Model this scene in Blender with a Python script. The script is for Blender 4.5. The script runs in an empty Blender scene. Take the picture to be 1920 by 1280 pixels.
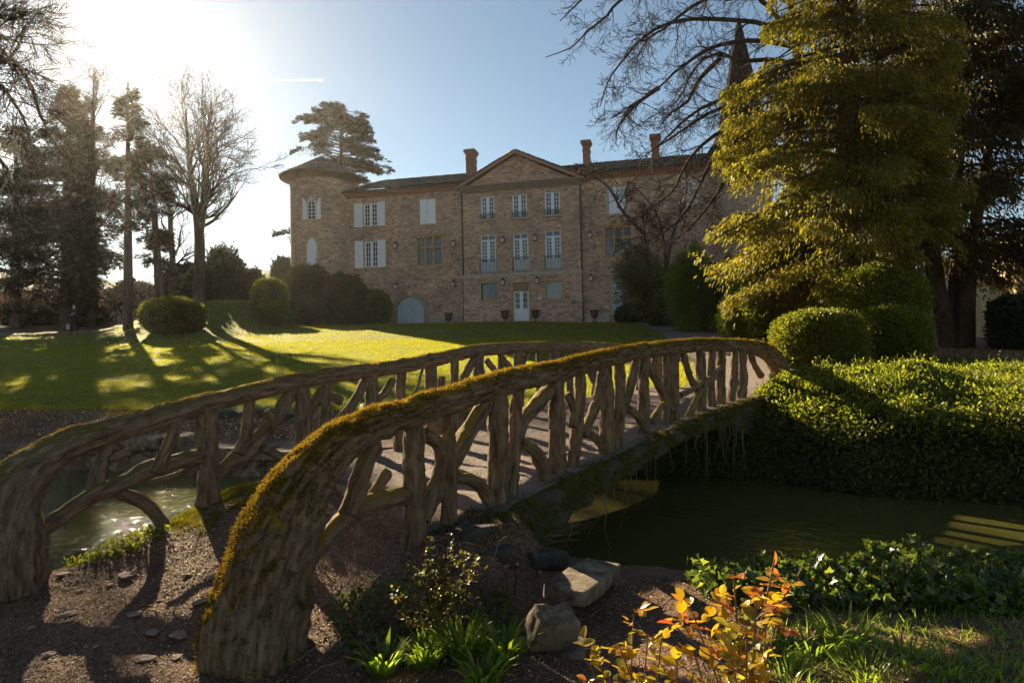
import bpy, math, random
import numpy as np
from mathutils import Vector, Matrix, noise, geometry

random.seed(7)
RNG = np.random.default_rng(11)
SC = bpy.context.scene
COL = SC.collection

# ------------------------------------------------------------------ camera (eye at z = 0)
PITCH = math.atan(30 / 1280.0)
ROLL = 0.021
_R = Vector((1, 0, 0))
_F = Vector((0, math.cos(PITCH), math.sin(PITCH)))
_U = _R.cross(_F)
CR = _R * math.cos(ROLL) - _U * math.sin(ROLL)
CU = _U * math.cos(ROLL) + _R * math.sin(ROLL)
cam = bpy.data.cameras.new("camera")
cam.lens = 24
cam.sensor_width = 36
cam.sensor_fit = 'HORIZONTAL'
cam.clip_start = 0.05
cam.clip_end = 20000
camo = bpy.data.objects.new("camera", cam)
COL.objects.link(camo)
camo.matrix_world = Matrix(((CR.x, CU.x, -_F.x, 0), (CR.y, CU.y, -_F.y, 0), (CR.z, CU.z, -_F.z, 0), (0, 0, 0, 1)))
SC.camera = camo


def ray(px, py):
    """direction through photograph pixel (1920x1280), with y-component 1"""
    d = _F + CR * ((px - 960) / 1280.0) + CU * ((640 - py) / 1280.0)
    return np.array(d) / d.y


def at(px, py, Y):
    return ray(px, py) * Y


# ------------------------------------------------------------------ sky, sun, exposure
_s = Vector(ray(176, 60)).normalized()
SUN_EL = math.asin(_s.z)
SUN_AZ = math.atan2(_s.x, _s.y)
world = bpy.data.worlds.new("World")
SC.world = world
world.use_nodes = True
wn = world.node_tree.nodes
wl = world.node_tree.links
sky = wn.new('ShaderNodeTexSky')
sky.sky_type = 'NISHITA'
sky.sun_disc = False
sky.sun_elevation = SUN_EL
sky.sun_rotation = SUN_AZ
sky.altitude = 200
sky.air_density = 0.8
sky.dust_density = 0.0
sky.ozone_density = 2.0
tintn = wn.new('ShaderNodeMix')
tintn.data_type = 'RGBA'
tintn.blend_type = 'MULTIPLY'
tintn.inputs[0].default_value = 1
tintn.inputs[7].default_value = (1.0, 0.95, 0.78, 1)
wl.new(sky.outputs[0], tintn.inputs[6])
wl.new(tintn.outputs[2], wn['Background'].inputs[0])
wn['Background'].inputs[1].default_value = 0.050
sun = bpy.data.lights.new("sun", 'SUN')
sun.energy = 5.0
sun.angle = math.radians(0.5)
sun.color = (1.0, 0.84, 0.55)
suno = bpy.data.objects.new("sun", sun)
suno.rotation_euler = _s.to_track_quat('Z', 'Y').to_euler()
COL.objects.link(suno)
SC.view_settings.view_transform = 'Standard'
SC.view_settings.look = 'None'
SC.view_settings.exposure = 1.7
SC.view_settings.gamma = 1

# ------------------------------------------------------------------ material helpers
def mat(name):
    m = bpy.data.materials.new(name)
    m.use_nodes = True
    nt = m.node_tree
    return m, nt.nodes, nt.links, nt.nodes['Principled BSDF'], nt.nodes['Material Output']


def ramp(n, stops):
    r = n.new('ShaderNodeValToRGB')
    e = r.color_ramp.elements
    while len(e) < len(stops):
        e.new(0.5)
    for i, (p, c) in enumerate(stops):
        e[i].position = p
        e[i].color = (c[0], c[1], c[2], 1) if len(c) == 3 else c
    return r


def g3(v):
    return (v, v, v)


def noise_n(n, l, vec, scale, detail=6, rough=0.6, dist=0.0):
    t = n.new('ShaderNodeTexNoise')
    t.inputs['Scale'].default_value = scale
    t.inputs['Detail'].default_value = detail
    t.inputs['Roughness'].default_value = rough
    t.inputs['Distortion'].default_value = dist
    if vec is not None:
        l.new(vec, t.inputs['Vector'])
    return t


def mixc(n, l, fac, a, b, mode='MIX'):
    m = n.new('ShaderNodeMix')
    m.data_type = 'RGBA'
    m.blend_type = mode
    for i, v in ((0, fac), (6, a), (7, b)):
        if hasattr(v, 'type') and not isinstance(v, (int, float, tuple)):
            l.new(v, m.inputs[i])
        elif isinstance(v, tuple):
            m.inputs[i].default_value = (v[0], v[1], v[2], 1)
        else:
            m.inputs[i].default_value = v
    return m.outputs[2]


def mapping(n, l, src, scale):
    mp = n.new('ShaderNodeMapping')
    mp.inputs['Scale'].default_value = scale
    l.new(src, mp.inputs['Vector'])
    return mp.outputs[0]


def bump(n, l, h, dist, strength=1.0, normal=None):
    b = n.new('ShaderNodeBump')
    b.inputs['Distance'].default_value = dist
    b.inputs['Strength'].default_value = strength
    l.new(h, b.inputs['Height'])
    if normal is not None:
        l.new(normal, b.inputs['Normal'])
    return b.outputs[0]


def leaf_mat(name, stops, trans=0.5, rough=0.5, tint=1.6, spec=0.4, warm=(1.0, 1.0, 0.55)):
    m, n, l, p, o = mat(name)
    geo = n.new('ShaderNodeNewGeometry')
    r = ramp(n, stops)
    l.new(geo.outputs['Random Per Island'], r.inputs[0])
    l.new(r.outputs[0], p.inputs['Base Color'])
    p.inputs['Roughness'].default_value = rough
    p.inputs['Specular IOR Level'].default_value = spec
    t = n.new('ShaderNodeBsdfTranslucent')
    c = mixc(n, l, 1.0, r.outputs[0], (tint * warm[0], tint * warm[1], tint * warm[2]), 'MULTIPLY')
    l.new(c, t.inputs[0])
    ms = n.new('ShaderNodeMixShader')
    ms.inputs[0].default_value = trans
    l.new(p.outputs[0], ms.inputs[1])
    l.new(t.outputs[0], ms.inputs[2])
    l.new(ms.outputs[0], o.inputs[0])
    return m


def plain(name, c, rough=0.6, nscale=0, namt=0.3, metal=0, bumpd=0.0, spec=0.4):
    m, n, l, p, o = mat(name)
    p.inputs['Roughness'].default_value = rough
    p.inputs['Metallic'].default_value = metal
    p.inputs['Specular IOR Level'].default_value = spec
    p.inputs['Base Color'].default_value = (c[0], c[1], c[2], 1)
    if nscale:
        tc = n.new('ShaderNodeTexCoord')
        t = noise_n(n, l, tc.outputs['Object'], nscale)
        r = ramp(n, [(0.3, g3(1 - namt)), (0.7, g3(1 + namt * 0.5))])
        l.new(t.outputs[0], r.inputs[0])
        l.new(mixc(n, l, 1.0, (c[0], c[1], c[2]), r.outputs[0], 'MULTIPLY'), p.inputs['Base Color'])
        if bumpd:
            l.new(bump(n, l, t.outputs[0], bumpd), p.inputs['Normal'])
    return m


def bark_mat(name, dark, light, moss=None, mossamt=0.5, lichen=True, scale=1.0, attr=False):
    m, n, l, p, o = mat(name)
    tc = n.new('ShaderNodeTexCoord')
    v = mapping(n, l, tc.outputs['Object'], (1, 1, 0.35))
    if attr:
        at_ = n.new('ShaderNodeAttribute')
        at_.attribute_name = 'bark'
        v = mapping(n, l, at_.outputs['Vector'], (1, 1, 0.2))
    t1 = noise_n(n, l, v, 26 * scale, 8, 0.65, 0.4)
    r1 = ramp(n, [(0.3, dark), (0.72, light)])
    l.new(t1.outputs[0], r1.inputs[0])
    col = r1.outputs[0]
    if lichen:
        t2 = noise_n(n, l, tc.outputs['Object'], 9 * scale, 5, 0.7)
        r2 = ramp(n, [(0.60, g3(0)), (0.68, g3(.8))])
        l.new(t2.outputs[0], r2.inputs[0])
        col = mixc(n, l, r2.outputs[0], col, (0.26, 0.21, 0.14))
    if moss:
        geo = n.new('ShaderNodeNewGeometry')
        sx = n.new('ShaderNodeSeparateXYZ')
        l.new(geo.outputs['Normal'], sx.inputs[0])
        t3 = noise_n(n, l, tc.outputs['Object'], 5 * scale, 5, 0.7)
        a = n.new('ShaderNodeMath')
        a.operation = 'MULTIPLY_ADD'
        l.new(sx.outputs[2], a.inputs[0])
        a.inputs[1].default_value = 0.85
        l.new(t3.outputs[0], a.inputs[2])
        r3 = ramp(n, [(min(.95, 1.32 - mossamt), g3(0)), (min(1.0, 1.42 - mossamt), g3(1))])
        l.new(a.outputs[0], r3.inputs[0])
        col = mixc(n, l, r3.outputs[0], col, moss)
    l.new(col, p.inputs['Base Color'])
    p.inputs['Roughness'].default_value = 0.85
    p.inputs['Specular IOR Level'].default_value = 0.25
    tb = noise_n(n, l, v, 60 * scale, 6, 0.7)
    nb = bump(n, l, t1.outputs[0], 0.045 / scale, 1.0)
    l.new(bump(n, l, tb.outputs[0], 0.014 / scale, 1.0, nb), p.inputs['Normal'])
    return m


# ------------------------------------------------------------------ mesh helpers
def link_mesh(name, me, m=None, parent=None, smooth=False):
    o = bpy.data.objects.new(name, me)
    COL.objects.link(o)
    if m is not None:
        for k in (m if isinstance(m, (list, tuple)) else [m]):
            me.materials.append(k)
    if parent is not None:
        o.parent = parent
    if smooth:
        me.polygons.foreach_set('use_smooth', np.ones(len(me.polygons), dtype=bool))
    return o


def mesh_np(name, V, F, m=None, parent=None, smooth=False):
    """V (n,3), F (m,k) uniform faces"""
    V = np.asarray(V, dtype=np.float32)
    F = np.asarray(F, dtype=np.int32)
    me = bpy.data.meshes.new(name)
    me.vertices.add(len(V))
    me.vertices.foreach_set('co', V.ravel())
    k = F.shape[1]
    me.loops.add(F.size)
    me.loops.foreach_set('vertex_index', F.ravel())
    me.polygons.add(len(F))
    me.polygons.foreach_set('loop_start', np.arange(len(F), dtype=np.int32) * k)
    me.update(calc_edges=True)
    return link_mesh(name, me, m, parent, smooth)


def tag(o, label=None, cat=None, group=None, kind=None):
    if label: o['label'] = label
    if cat: o['category'] = cat
    if group: o['group'] = group
    if kind: o['kind'] = kind
    return o


def thing(name, label, cat, loc=(0, 0, 0), rz=0, group=None):
    o = bpy.data.objects.new(name, None)
    o.empty_display_size = 0.2
    COL.objects.link(o)
    o.location = loc
    o.rotation_euler = (0, 0, rz)
    tag(o, label, cat, group)
    return o


def dup(root, loc, rz, label=None):
    r = root.copy()
    COL.objects.link(r)
    r.location = loc
    r.rotation_euler = (0, 0, rz)
    if label: r['label'] = label
    for ch in list(root.children):
        c = ch.copy()
        COL.objects.link(c)
        c.parent = r
        for g in ch.children:
            d = g.copy()
            COL.objects.link(d)
            d.parent = c
    return r


class MB:
    def __init__(s):
        s.v = []
        s.f = []

    def box(s, x0, x1, y0, y1, z0, z1):
        b = len(s.v)
        s.v += [(x0, y0, z0), (x1, y0, z0), (x1, y1, z0), (x0, y1, z0), (x0, y0, z1), (x1, y0, z1), (x1, y1, z1), (x0, y1, z1)]
        s.f += [(b, b + 3, b + 2, b + 1), (b + 4, b + 5, b + 6, b + 7), (b, b + 1, b + 5, b + 4), (b + 1, b + 2, b + 6, b + 5), (b + 2, b + 3, b + 7, b + 6), (b + 3, b, b + 4, b + 7)]
        return s

    def poly(s, pts):
        b = len(s.v)
        s.v += [tuple(p) for p in pts]
        s.f.append(tuple(range(b, b + len(pts))))
        return s

    def prism(s, pts, y0, y1):
        """polygon in xz (counter-clockwise seen from -y) extruded from y0 to y1"""
        b = len(s.v)
        k = len(pts)
        s.v += [(x, y0, z) for x, z in pts] + [(x, y1, z) for x, z in pts]
        s.f.append(tuple(range(b, b + k)))
        s.f.append(tuple(range(b + 2 * k - 1, b + k - 1, -1)))
        for i in range(k):
            j = (i + 1) % k
            s.f.append((b + i, b + k + i, b + k + j, b + j))
        return s

    def lathe(s, prof, cx=0, cy=0, n=24, cap=True):
        b = len(s.v)
        for r, z in prof:
            for i in range(n):
                a = 2 * math.pi * i / n
                s.v.append((cx + r * math.cos(a), cy + r * math.sin(a), z))
        for k in range(len(prof) - 1):
            for i in range(n):
                j = (i + 1) % n
                s.f.append((b + k * n + i, b + k * n + j, b + (k + 1) * n + j, b + (k + 1) * n + i))
        if cap:
            s.f.append(tuple(b + i for i in range(n - 1, -1, -1)))
            s.f.append(tuple(b + (len(prof) - 1) * n + i for i in range(n)))
        return s

    def bar(s, a, b2, r, n=6):
        V, F = sweep_batch([(np.array([a, b2], float), np.array([r, r]))], n)
        k = len(s.v)
        s.v += [tuple(x) for x in V]
        s.f += [tuple(int(i) + k for i in f) for f in F]
        return s

    def build(s, name, m, parent=None, smooth=False, uv=False, bevel=0):
        me = bpy.data.meshes.new(name)
        me.from_pydata(s.v, [], s.f)
        me.update()
        o = link_mesh(name, me, m, parent, smooth)
        if uv: boxuv(me)
        if bevel:
            md = o.modifiers.new('bevel', 'BEVEL')
            md.width = bevel
            md.segments = 2
        return o


def boxuv(me, cyl=None):
    uvl = me.uv_layers.new(name='UVMap')
    for p in me.polygons:
        nx, ny, nz = abs(p.normal.x), abs(p.normal.y), abs(p.normal.z)
        for li in p.loop_indices:
            c = me.vertices[me.loops[li].vertex_index].co
            if cyl:
                a = math.atan2(c.y - cyl[1], c.x - cyl[0])
                if a > math.pi * 0.9: a -= 2 * math.pi
                uvl.data[li].uv = (a * cyl[2], c.z)
            elif nz > nx and nz > ny: uvl.data[li].uv = (c.x, c.y)
            elif nx > ny: uvl.data[li].uv = (c.y, c.z)
            else: uvl.data[li].uv = (c.x, c.z)


def sweep_batch(chains, n=5):
    """chains: list of (pts (k,3), rad (k,)); returns V, F quads"""
    groups = {}
    for p, r in chains:
        groups.setdefault(len(p), []).append((p, r))
    Vs, Fs, off = [], [], 0
    ang = np.arange(n) * 2 * np.pi / n
    for k, lst in groups.items():
        P = np.array([a[0] for a in lst], dtype=float)
        R = np.array([a[1] for a in lst], dtype=float)
        C = len(lst)
        T = np.gradient(P, axis=1)
        T /= np.linalg.norm(T, axis=2, keepdims=True) + 1e-9
        mean = P[:, -1] - P[:, 0]
        ref = np.where(np.abs(mean[:, 2:3]) > 0.8 * (np.linalg.norm(mean, axis=1, keepdims=True) + 1e-9), np.array([[1., 0, 0]]), np.array([[0., 0, 1.]]))
        A = np.cross(T, ref[:, None, :])
        A /= np.linalg.norm(A, axis=2, keepdims=True) + 1e-9
        B = np.cross(A, T)
        ring = P[:, :, None, :] + R[:, :, None, None] * (np.cos(ang)[None, None, :, None] * A[:, :, None, :] + np.sin(ang)[None, None, :, None] * B[:, :, None, :])
        Vs.append(ring.reshape(-1, 3))
        idx = np.arange(C * k * n).reshape(C, k, n)
        a = idx[:, :-1, :]
        b = idx[:, 1:, :]
        F = np.stack([a, np.roll(a, -1, axis=2), np.roll(b, -1, axis=2), b], axis=-1).reshape(-1, 4) + off
        Fs.append(F)
        off += C * k * n
    return np.concatenate(Vs), np.concatenate(Fs)


def nrm(a):
    return a / (np.linalg.norm(a, axis=-1, keepdims=True) + 1e-9)


# templates: local y = tip direction, x = width, z = normal
T_LEAF = (np.array([[0, 0, 0], [-.5, .45, .06], [0, 1, 0], [.5, .45, .06]]), np.array([[0, 3, 2, 1]]))
T_LEAF6 = (np.array([[0, 0, 0], [-.34, .22, .10], [-.42, .55, .12], [0, 1, -.06], [.42, .55, .12], [.34, .22, .10], [0, .3, 0], [0, .62, 0]]),
           np.array([[0, 6, 1, 0], [1, 6, 7, 2], [2, 7, 3, 2], [7, 4, 3, 7], [6, 5, 4, 7], [0, 5, 6, 0]]))
T_LEAF6 = (T_LEAF6[0], np.array([[0, 6, 1], [1, 6, 7], [1, 7, 2], [2, 7, 3], [7, 4, 3], [6, 5, 4], [6, 4, 7], [0, 5, 6]]))
_o = [(0, 0), (.20, .10), (.36, .28), (.41, .48), (.36, .68), (.22, .86), (.07, .97)]
_v = [(x, y, .10 * abs(x) / .4 - .10 * y * y) for x, y in _o] + [(0, 1.06, -.14)] + [(-x, y, .10 * abs(x) / .4 - .10 * y * y) for x, y in _o[:0:-1]] + [(0, .5, -.06)]
T_ROSE = (np.array(_v), np.array([[14, i, (i + 1) % 14] for i in range(14)]))
T_IVY = (np.array([[0, .15, 0], [-.32, -.02, .04], [-.52, .36, .08], [-.26, .44, .03], [0, 1, -.05], [.26, .44, .03], [.52, .36, .08], [.32, -.02, .04]]),
         np.array([[0, 2, 1], [0, 3, 2], [0, 4, 3], [0, 5, 4], [0, 6, 5], [0, 7, 6]]))
T_BLADE = (np.array([[-.5, 0, 0], [.5, 0, 0], [0, 1, 0]]), np.array([[0, 1, 2]]))
T_SPRAY = (np.array([[0, 0, 0], [-.5, .35, .05], [-.25, .55, 0], [-.3, .8, .04], [0, 1, 0], [.3, .8, .04], [.2, .55, 0], [.5, .35, .05]]),
           np.array([[0, 2, 1], [0, 4, 3], [0, 3, 2], [0, 5, 4], [0, 6, 5], [0, 7, 6]]))


def rock_template(seed, n=1):
    import bmesh
    bm = bmesh.new()
    bmesh.ops.create_icosphere(bm, subdivisions=n, radius=0.5)
    for v in bm.verts:
        k = 0.75 + 0.5 * noise.noise(v.co * 2.2 + Vector((seed * 7.1, 0, 0)))
        v.co *= k
        v.co.z = max(v.co.z * 0.6, -0.2)
    V = np.array([v.co[:] for v in bm.verts])
    F = np.array([[v.index for v in f.verts] for f in bm.faces])
    bm.free()
    return V, F


def scatter(name, tmpl, P, D, N, S, m, parent=None, smooth=False, org=(0, 0, 0)):
    tv, tf = tmpl
    P = np.asarray(P, float) - np.asarray(org, float)
    c = len(P)
    if c == 0: return None
    D = nrm(np.asarray(D, float))
    X = nrm(np.cross(D, np.asarray(N, float)))
    Z = np.cross(X, D)
    S = np.asarray(S, float)
    if S.ndim == 1: S = np.stack([S, S, S], 1)
    L = tv[None] * S[:, None, :]
    V = P[:, None] + L[..., 0:1] * X[:, None] + L[..., 1:2] * D[:, None] + L[..., 2:3] * Z[:, None]
    F = (tf[None] + (np.arange(c) * len(tv))[:, None, None]).reshape(-1, tf.shape[1])
    return mesh_np(name, V.reshape(-1, 3), F, m, parent, smooth)


def rvec(n):
    return nrm(RNG.normal(size=(n, 3)))


def uni(a, b, n=None):
    return RNG.uniform(a, b, n)


def smooth01(x):
    x = np.clip(x, 0, 1)
    return x * x * (3 - 2 * x)


def fbm(P, s, o=3):
    """cheap sine based lattice noise, numpy, about -1..1"""
    out = np.zeros(P.shape[0])
    a = 1.0
    for k in range(o):
        q = P * s
        out += a * (np.sin(q[:, 0] * 1.7 + 1.3 * np.sin(q[:, 1] * 1.1 + k)) * np.cos(q[:, 1] * 1.9 + 1.1 * np.sin(q[:, 0] * 1.3 + 2 * k)))
        a *= 0.5
        s *= 2.13
    return out * 0.6


# ------------------------------------------------------------------ terrain
BO = np.array([-0.71, 4.9])
BU = np.array([0.6, 0.8])
BV = np.array([-0.8, 0.6])
ZW = -1.9
WATER = np.array([(-40, -8), (-14, 1.2), (-6, 3.9), (-3.9, 5.1), (-3.25, 5.9), (-2.5, 6.9), (-1.2, 7.05), (-.1, 6.75), (0.4, 6.15), (0.95, 5.65), (1.6, 5.5), (3.0, 5.4), (4.6, 5.4),
                  (9, 3.4), (20, -3), (40, -8), (40, 3), (20, 4.5), (9, 7.3), (4.6, 9.2), (4.1, 10.0), (2.6, 11.2), (0, 11.3), (-3.7, 11.2), (-9.8, 13.1), (-22, 17), (-40, 23)], float)


def sdist(X, Y, poly):
    """signed distance to polygon, positive outside"""
    P = np.stack([X, Y], 1)
    d = np.full(len(P), 1e9)
    ins = np.zeros(len(P), bool)
    k = len(poly)
    for i in range(k):
        a, b = poly[i], poly[(i + 1) % k]
        ab = b - a
        t = np.clip(((P - a) @ ab) / (ab @ ab), 0, 1)
        d = np.minimum(d, np.linalg.norm(P - a - t[:, None] * ab, axis=1))
        c = ((a[1] > P[:, 1]) != (b[1] > P[:, 1]))
        xi = a[0] + (P[:, 1] - a[1]) / (b[1] - a[1] + 1e-12) * (b[0] - a[0])
        ins ^= c & (P[:, 0] < xi)
    return np.where(ins, -d, d)


def deckz(t, c):
    z0 = np.interp(t, [-2, -1.25, 0, 1.9, 2.8, 3.7, 4.6, 5.5, 6.5, 8, 9.5, 11], [-1.72, -1.66, -1.30, -1.07, -1.0, -.89, -.81, -.75, -.71, -.68, -.64, -.64])
    return z0 + 0.13 * np.clip(c / 2.3, 0, 1) * smooth01((2.5 - t) / 2.5)


def gz(X, Y):
    X = np.atleast_1d(np.asarray(X, float))
    Y = np.atleast_1d(np.asarray(Y, float))
    zl = np.interp(Y, [9, 12.6, 15, 20, 38, 42, 46, 50, 75, 200, 900], [-1.5, -1.43, -1.07, -.5, 1.65, 2.1, 2.4, 2.5, 2.7, -6, -30])
    zr = np.interp(Y, [6, 9, 13, 18, 25, 30, 42, 50, 75, 200, 900], [-.95, -.75, -.62, -.42, .03, .5, 1.9, 2.45, 2.7, -6, -30])
    zl = zl + 1.9 * smooth01((Y - np.interp(X, [-27, -21], [43, 34])) / 14) * smooth01((-X - 13) / 6)
    k = smooth01((X - 0) / 7.0)
    far = zl * (1 - k) + zr * k
    t = (X - BO[0]) * BU[0] + (Y - BO[1]) * BU[1]
    c = (X - BO[0]) * BV[0] + (Y - BO[1]) * BV[1]
    side = np.maximum(np.maximum(-.35 - c, c - 2.55), 0)
    dz = np.where(t < .7, deckz(np.clip(t, -2, 1), c) + .02, np.maximum(deckz(1, c) - 1.1 * (t - .7), -2.3))
    base = -1.64 - 0.03 * np.clip(X - 2, 0, 4) + 0 * X
    near = base + (np.maximum(dz, base) - base) * (1 - smooth01(side / 0.42))
    Yc = np.interp(X, [-40, -14, -6, -3, 1, 3, 6, 9, 20, 40], [8, 8, 8.2, 8.8, 9, 7.7, 6.4, 5.2, 0, -3])
    tgt = np.where(Y < Yc, near, far)
    d = sdist(X, Y, WATER)
    wb = np.where(Y < Yc, 0.42, 0.30)
    b = smooth01((d + 0.12) / wb)
    z = -2.5 + (tgt + 2.5) * b
    P = np.stack([X, Y], 1)
    amp = np.where(np.hypot(X, Y) < 14, 0.03, 0.02) * np.where(d > 0, 1, 0.3)
    return z + amp * fbm(P, 1.9, 3) * np.where((Y > 14) & (Y < 60) & (X < 8), 0.8, 1)


def gz1(x, y):
    return float(gz([x], [y])[0])


def axis(parts):
    out = []
    for a, b, s in parts:
        out += list(np.arange(a, b, s))
    out.append(parts[-1][1])
    return np.array(out)


GX = axis([(-700, -200, 100), (-200, -50, 15), (-50, -14, 1.2), (-14, -5, .35), (-5, 6, .09), (6, 16, .35), (16, 50, 1.2), (50, 200, 15), (200, 700, 100)])
GY = axis([(-200, -20, 30), (-20, 0, 2), (0, 2, .25), (2, 12, .09), (12, 20, .35), (20, 62, .9), (62, 200, 12), (200, 700, 50)])
gxx, gyy = np.meshgrid(GX, GY)
gzz = gz(gxx.ravel(), gyy.ravel())
gv = np.stack([gxx.ravel(), gyy.ravel(), gzz], 1)
ni, nj = len(GY), len(GX)
idx = np.arange(ni * nj).reshape(ni, nj)
gf = np.stack([idx[:-1, :-1], idx[:-1, 1:], idx[1:, 1:], idx[1:, :-1]], -1).reshape(-1, 4)


def soil_mat():
    m, n, l, p, o = mat("soil")
    tc = n.new('ShaderNodeTexCoord')
    t1 = noise_n(n, l, tc.outputs['Object'], 1.3, 8, 0.65)
    t2 = noise_n(n, l, tc.outputs['Object'], 22, 8, 0.7)
    v = n.new('ShaderNodeTexVoronoi')
    v.inputs['Scale'].default_value = 38
    l.new(tc.outputs['Object'], v.inputs['Vector'])
    r1 = ramp(n, [(0.3, (0.095, 0.045, 0.025)), (0.55, (0.23, 0.118, 0.066)), (0.75, (0.33, 0.19, 0.115))])
    l.new(t1.outputs[0], r1.inputs[0])
    r2 = ramp(n, [(0.3, g3(0.5)), (0.7, g3(1.35))])
    l.new(t2.outputs[0], r2.inputs[0])
    c = mixc(n, l, 1.0, r1.outputs[0], r2.outputs[0], 'MULTIPLY')
    l.new(c, p.inputs['Base Color'])
    p.inputs['Roughness'].default_value = 0.9
    b1 = bump(n, l, t2.outputs[0], 0.05, 1.0)
    l.new(bump(n, l, v.outputs['Distance'], 0.012, 0.8, b1), p.inputs['Normal'])
    return m


M_SOIL = soil_mat()
ground = mesh_np("ground", gv, gf, M_SOIL, None, True)
tag(ground, kind='structure')


def sheet(name, poly, off, step, m, inner=None):
    """ground-following sheet inside polygon"""
    poly = np.array(poly, float)
    pts = []
    for i in range(len(poly)):
        a, b = poly[i], poly[(i + 1) % len(poly)]
        k = max(1, int(np.linalg.norm(b - a) / step))
        for j in range(k):
            pts.append(a + (b - a) * j / k)
    pts = np.array(pts)
    x0, y0 = poly.min(0)
    x1, y1 = poly.max(0)
    gx, gy = np.meshgrid(np.arange(x0, x1, step), np.arange(y0, y1, step))
    gx = gx.ravel() + uni(-.2, .2, gx.size) * step
    gy = gy.ravel() + uni(-.2, .2, gy.size) * step
    d = sdist(gx, gy, pts)
    gx, gy = gx[d < -.4 * step], gy[d < -.4 * step]
    allp = [Vector((a, b)) for a, b in pts] + [Vector((a, b)) for a, b in zip(gx, gy)]
    edges = [(i, (i + 1) % len(pts)) for i in range(len(pts))]
    v, e, f, _, _, _ = geometry.delaunay_2d_cdt(allp, edges, [], 1, 1e-5)
    V = np.array([(a.x, a.y) for a in v])
    Z = gz(V[:, 0], V[:, 1]) + off
    return mesh_np(name, np.column_stack([V, Z]), np.array(f), m, None, True)


def grass_mat():
    m, n, l, p, o = mat("lawn")
    tc = n.new('ShaderNodeTexCoord')
    t1 = noise_n(n, l, tc.outputs['Object'], 0.5, 6, 0.6)
    t2 = noise_n(n, l, tc.outputs['Object'], 14, 8, 0.75)
    r1 = ramp(n, [(0.3, (0.070, 0.085, 0.010)), (0.7, (0.125, 0.140, 0.018))])
    l.new(t1.outputs[0], r1.inputs[0])
    r2 = ramp(n, [(0.3, g3(0.55)), (0.7, g3(1.3))])
    l.new(t2.outputs[0], r2.inputs[0])
    l.new(mixc(n, l, 1.0, r1.outputs[0], r2.outputs[0], 'MULTIPLY'), p.inputs['Base Color'])
    p.inputs['Roughness'].default_value = 0.8
    p.inputs['Specular IOR Level'].default_value = 0.2
    l.new(bump(n, l, t2.outputs[0], 0.08, 0.8), p.inputs['Normal'])
    return m


def gravel_mat(name, a, b, sc=30):
    m, n, l, p, o = mat(name)
    tc = n.new('ShaderNodeTexCoord')
    v = n.new('ShaderNodeTexVoronoi')
    v.inputs['Scale'].default_value = sc
    l.new(tc.outputs['Object'], v.inputs['Vector'])
    t1 = noise_n(n, l, tc.outputs['Object'], 2.0, 8, 0.7)
    r1 = ramp(n, [(0.3, a), (0.7, b)])
    l.new(t1.outputs[0], r1.inputs[0])
    r2 = ramp(n, [(0.0, g3(1.3)), (0.6, g3(0.6))])
    l.new(v.outputs['Distance'], r2.inputs[0])
    l.new(mixc(n, l, 1.0, r1.outputs[0], r2.outputs[0], 'MULTIPLY'), p.inputs['Base Color'])
    p.inputs['Roughness'].default_value = 0.9
    l.new(bump(n, l, v.outputs['Distance'], 0.02, 1.0), p.inputs['Normal'])
    return m


LAWN = [(-45, 21), (-28, 19.5), (-12, 16.1), (-8, 15.5), (-4.5, 15.0), (0, 14.3), (3.2, 14.1), (4.4, 17), (6, 24), (7.4, 33), (7.9, 40), (7.0, 46.3), (0, 47.6), (-8, 48.6), (-11.5, 46.2), (-14, 47), (-16, 51), (-19, 53), (-21.5, 50), (-22.5, 43.8), (-45, 42.6)]
lawn = sheet("lawn", LAWN, 0.02, 0.55, grass_mat())
tag(lawn, kind='structure')
M_GRAVEL = gravel_mat("gravel", (0.20, 0.135, 0.10), (0.34, 0.25, 0.19))
path = sheet("gravel_path", [(2.6, 13.0), (4.9, 11.6), (6.0, 13), (7.5, 17), (9.2, 24), (10.8, 30), (12.2, 38), (13.5, 47), (7, 49.2), (0, 50.6), (-9, 52.2), (-13, 53), (-16, 53.5), (-17.5, 57), (-19, 54), (-16, 51), (-14, 47), (-11.5, 46.2), (-8, 48.6), (0, 47.6), (7.0, 46.3), (7.9, 40), (7.4, 33), (6, 24), (4.4, 17), (3.2, 14.1)], 0.024, 0.6, M_GRAVEL)
tag(path, kind='structure')
path2 = sheet("gravel_path", [(-60, 36), (-30, 39.3), (-25.5, 40.4), (-22, 41.0), (-19.5, 41.4), (-21, 42.2), (-25, 42.8), (-31, 43.2), (-60, 41)], 0.05, 0.8, M_GRAVEL)
tag(path2, kind='structure')

# ------------------------------------------------------------------ water
m, n, l, p, o = mat("pond_water")
tc = n.new('ShaderNodeTexCoord')
p.inputs['Base Color'].default_value = (0.085, 0.078, 0.020, 1)
p.inputs['Roughness'].default_value = 0.03
p.inputs['IOR'].default_value = 1.33
p.inputs['Specular IOR Level'].default_value = 0.6
v = mapping(n, l, tc.outputs['Object'], (1.0, 0.8, 1))
t1 = noise_n(n, l, v, 7, 4, 0.55, 0.6)
t2 = noise_n(n, l, v, 0.5, 2, 0.5)
r2 = ramp(n, [(0.38, g3(0.25)), (0.62, g3(1.0))])
l.new(t2.outputs[0], r2.inputs[0])
mm = n.new('ShaderNodeMath')
mm.operation = 'MULTIPLY'
l.new(t1.outputs[0], mm.inputs[0])
l.new(r2.outputs[0], mm.inputs[1])
l.new(bump(n, l, mm.outputs[0], 0.03, 0.75), p.inputs['Normal'])
M_WATER = m
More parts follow.
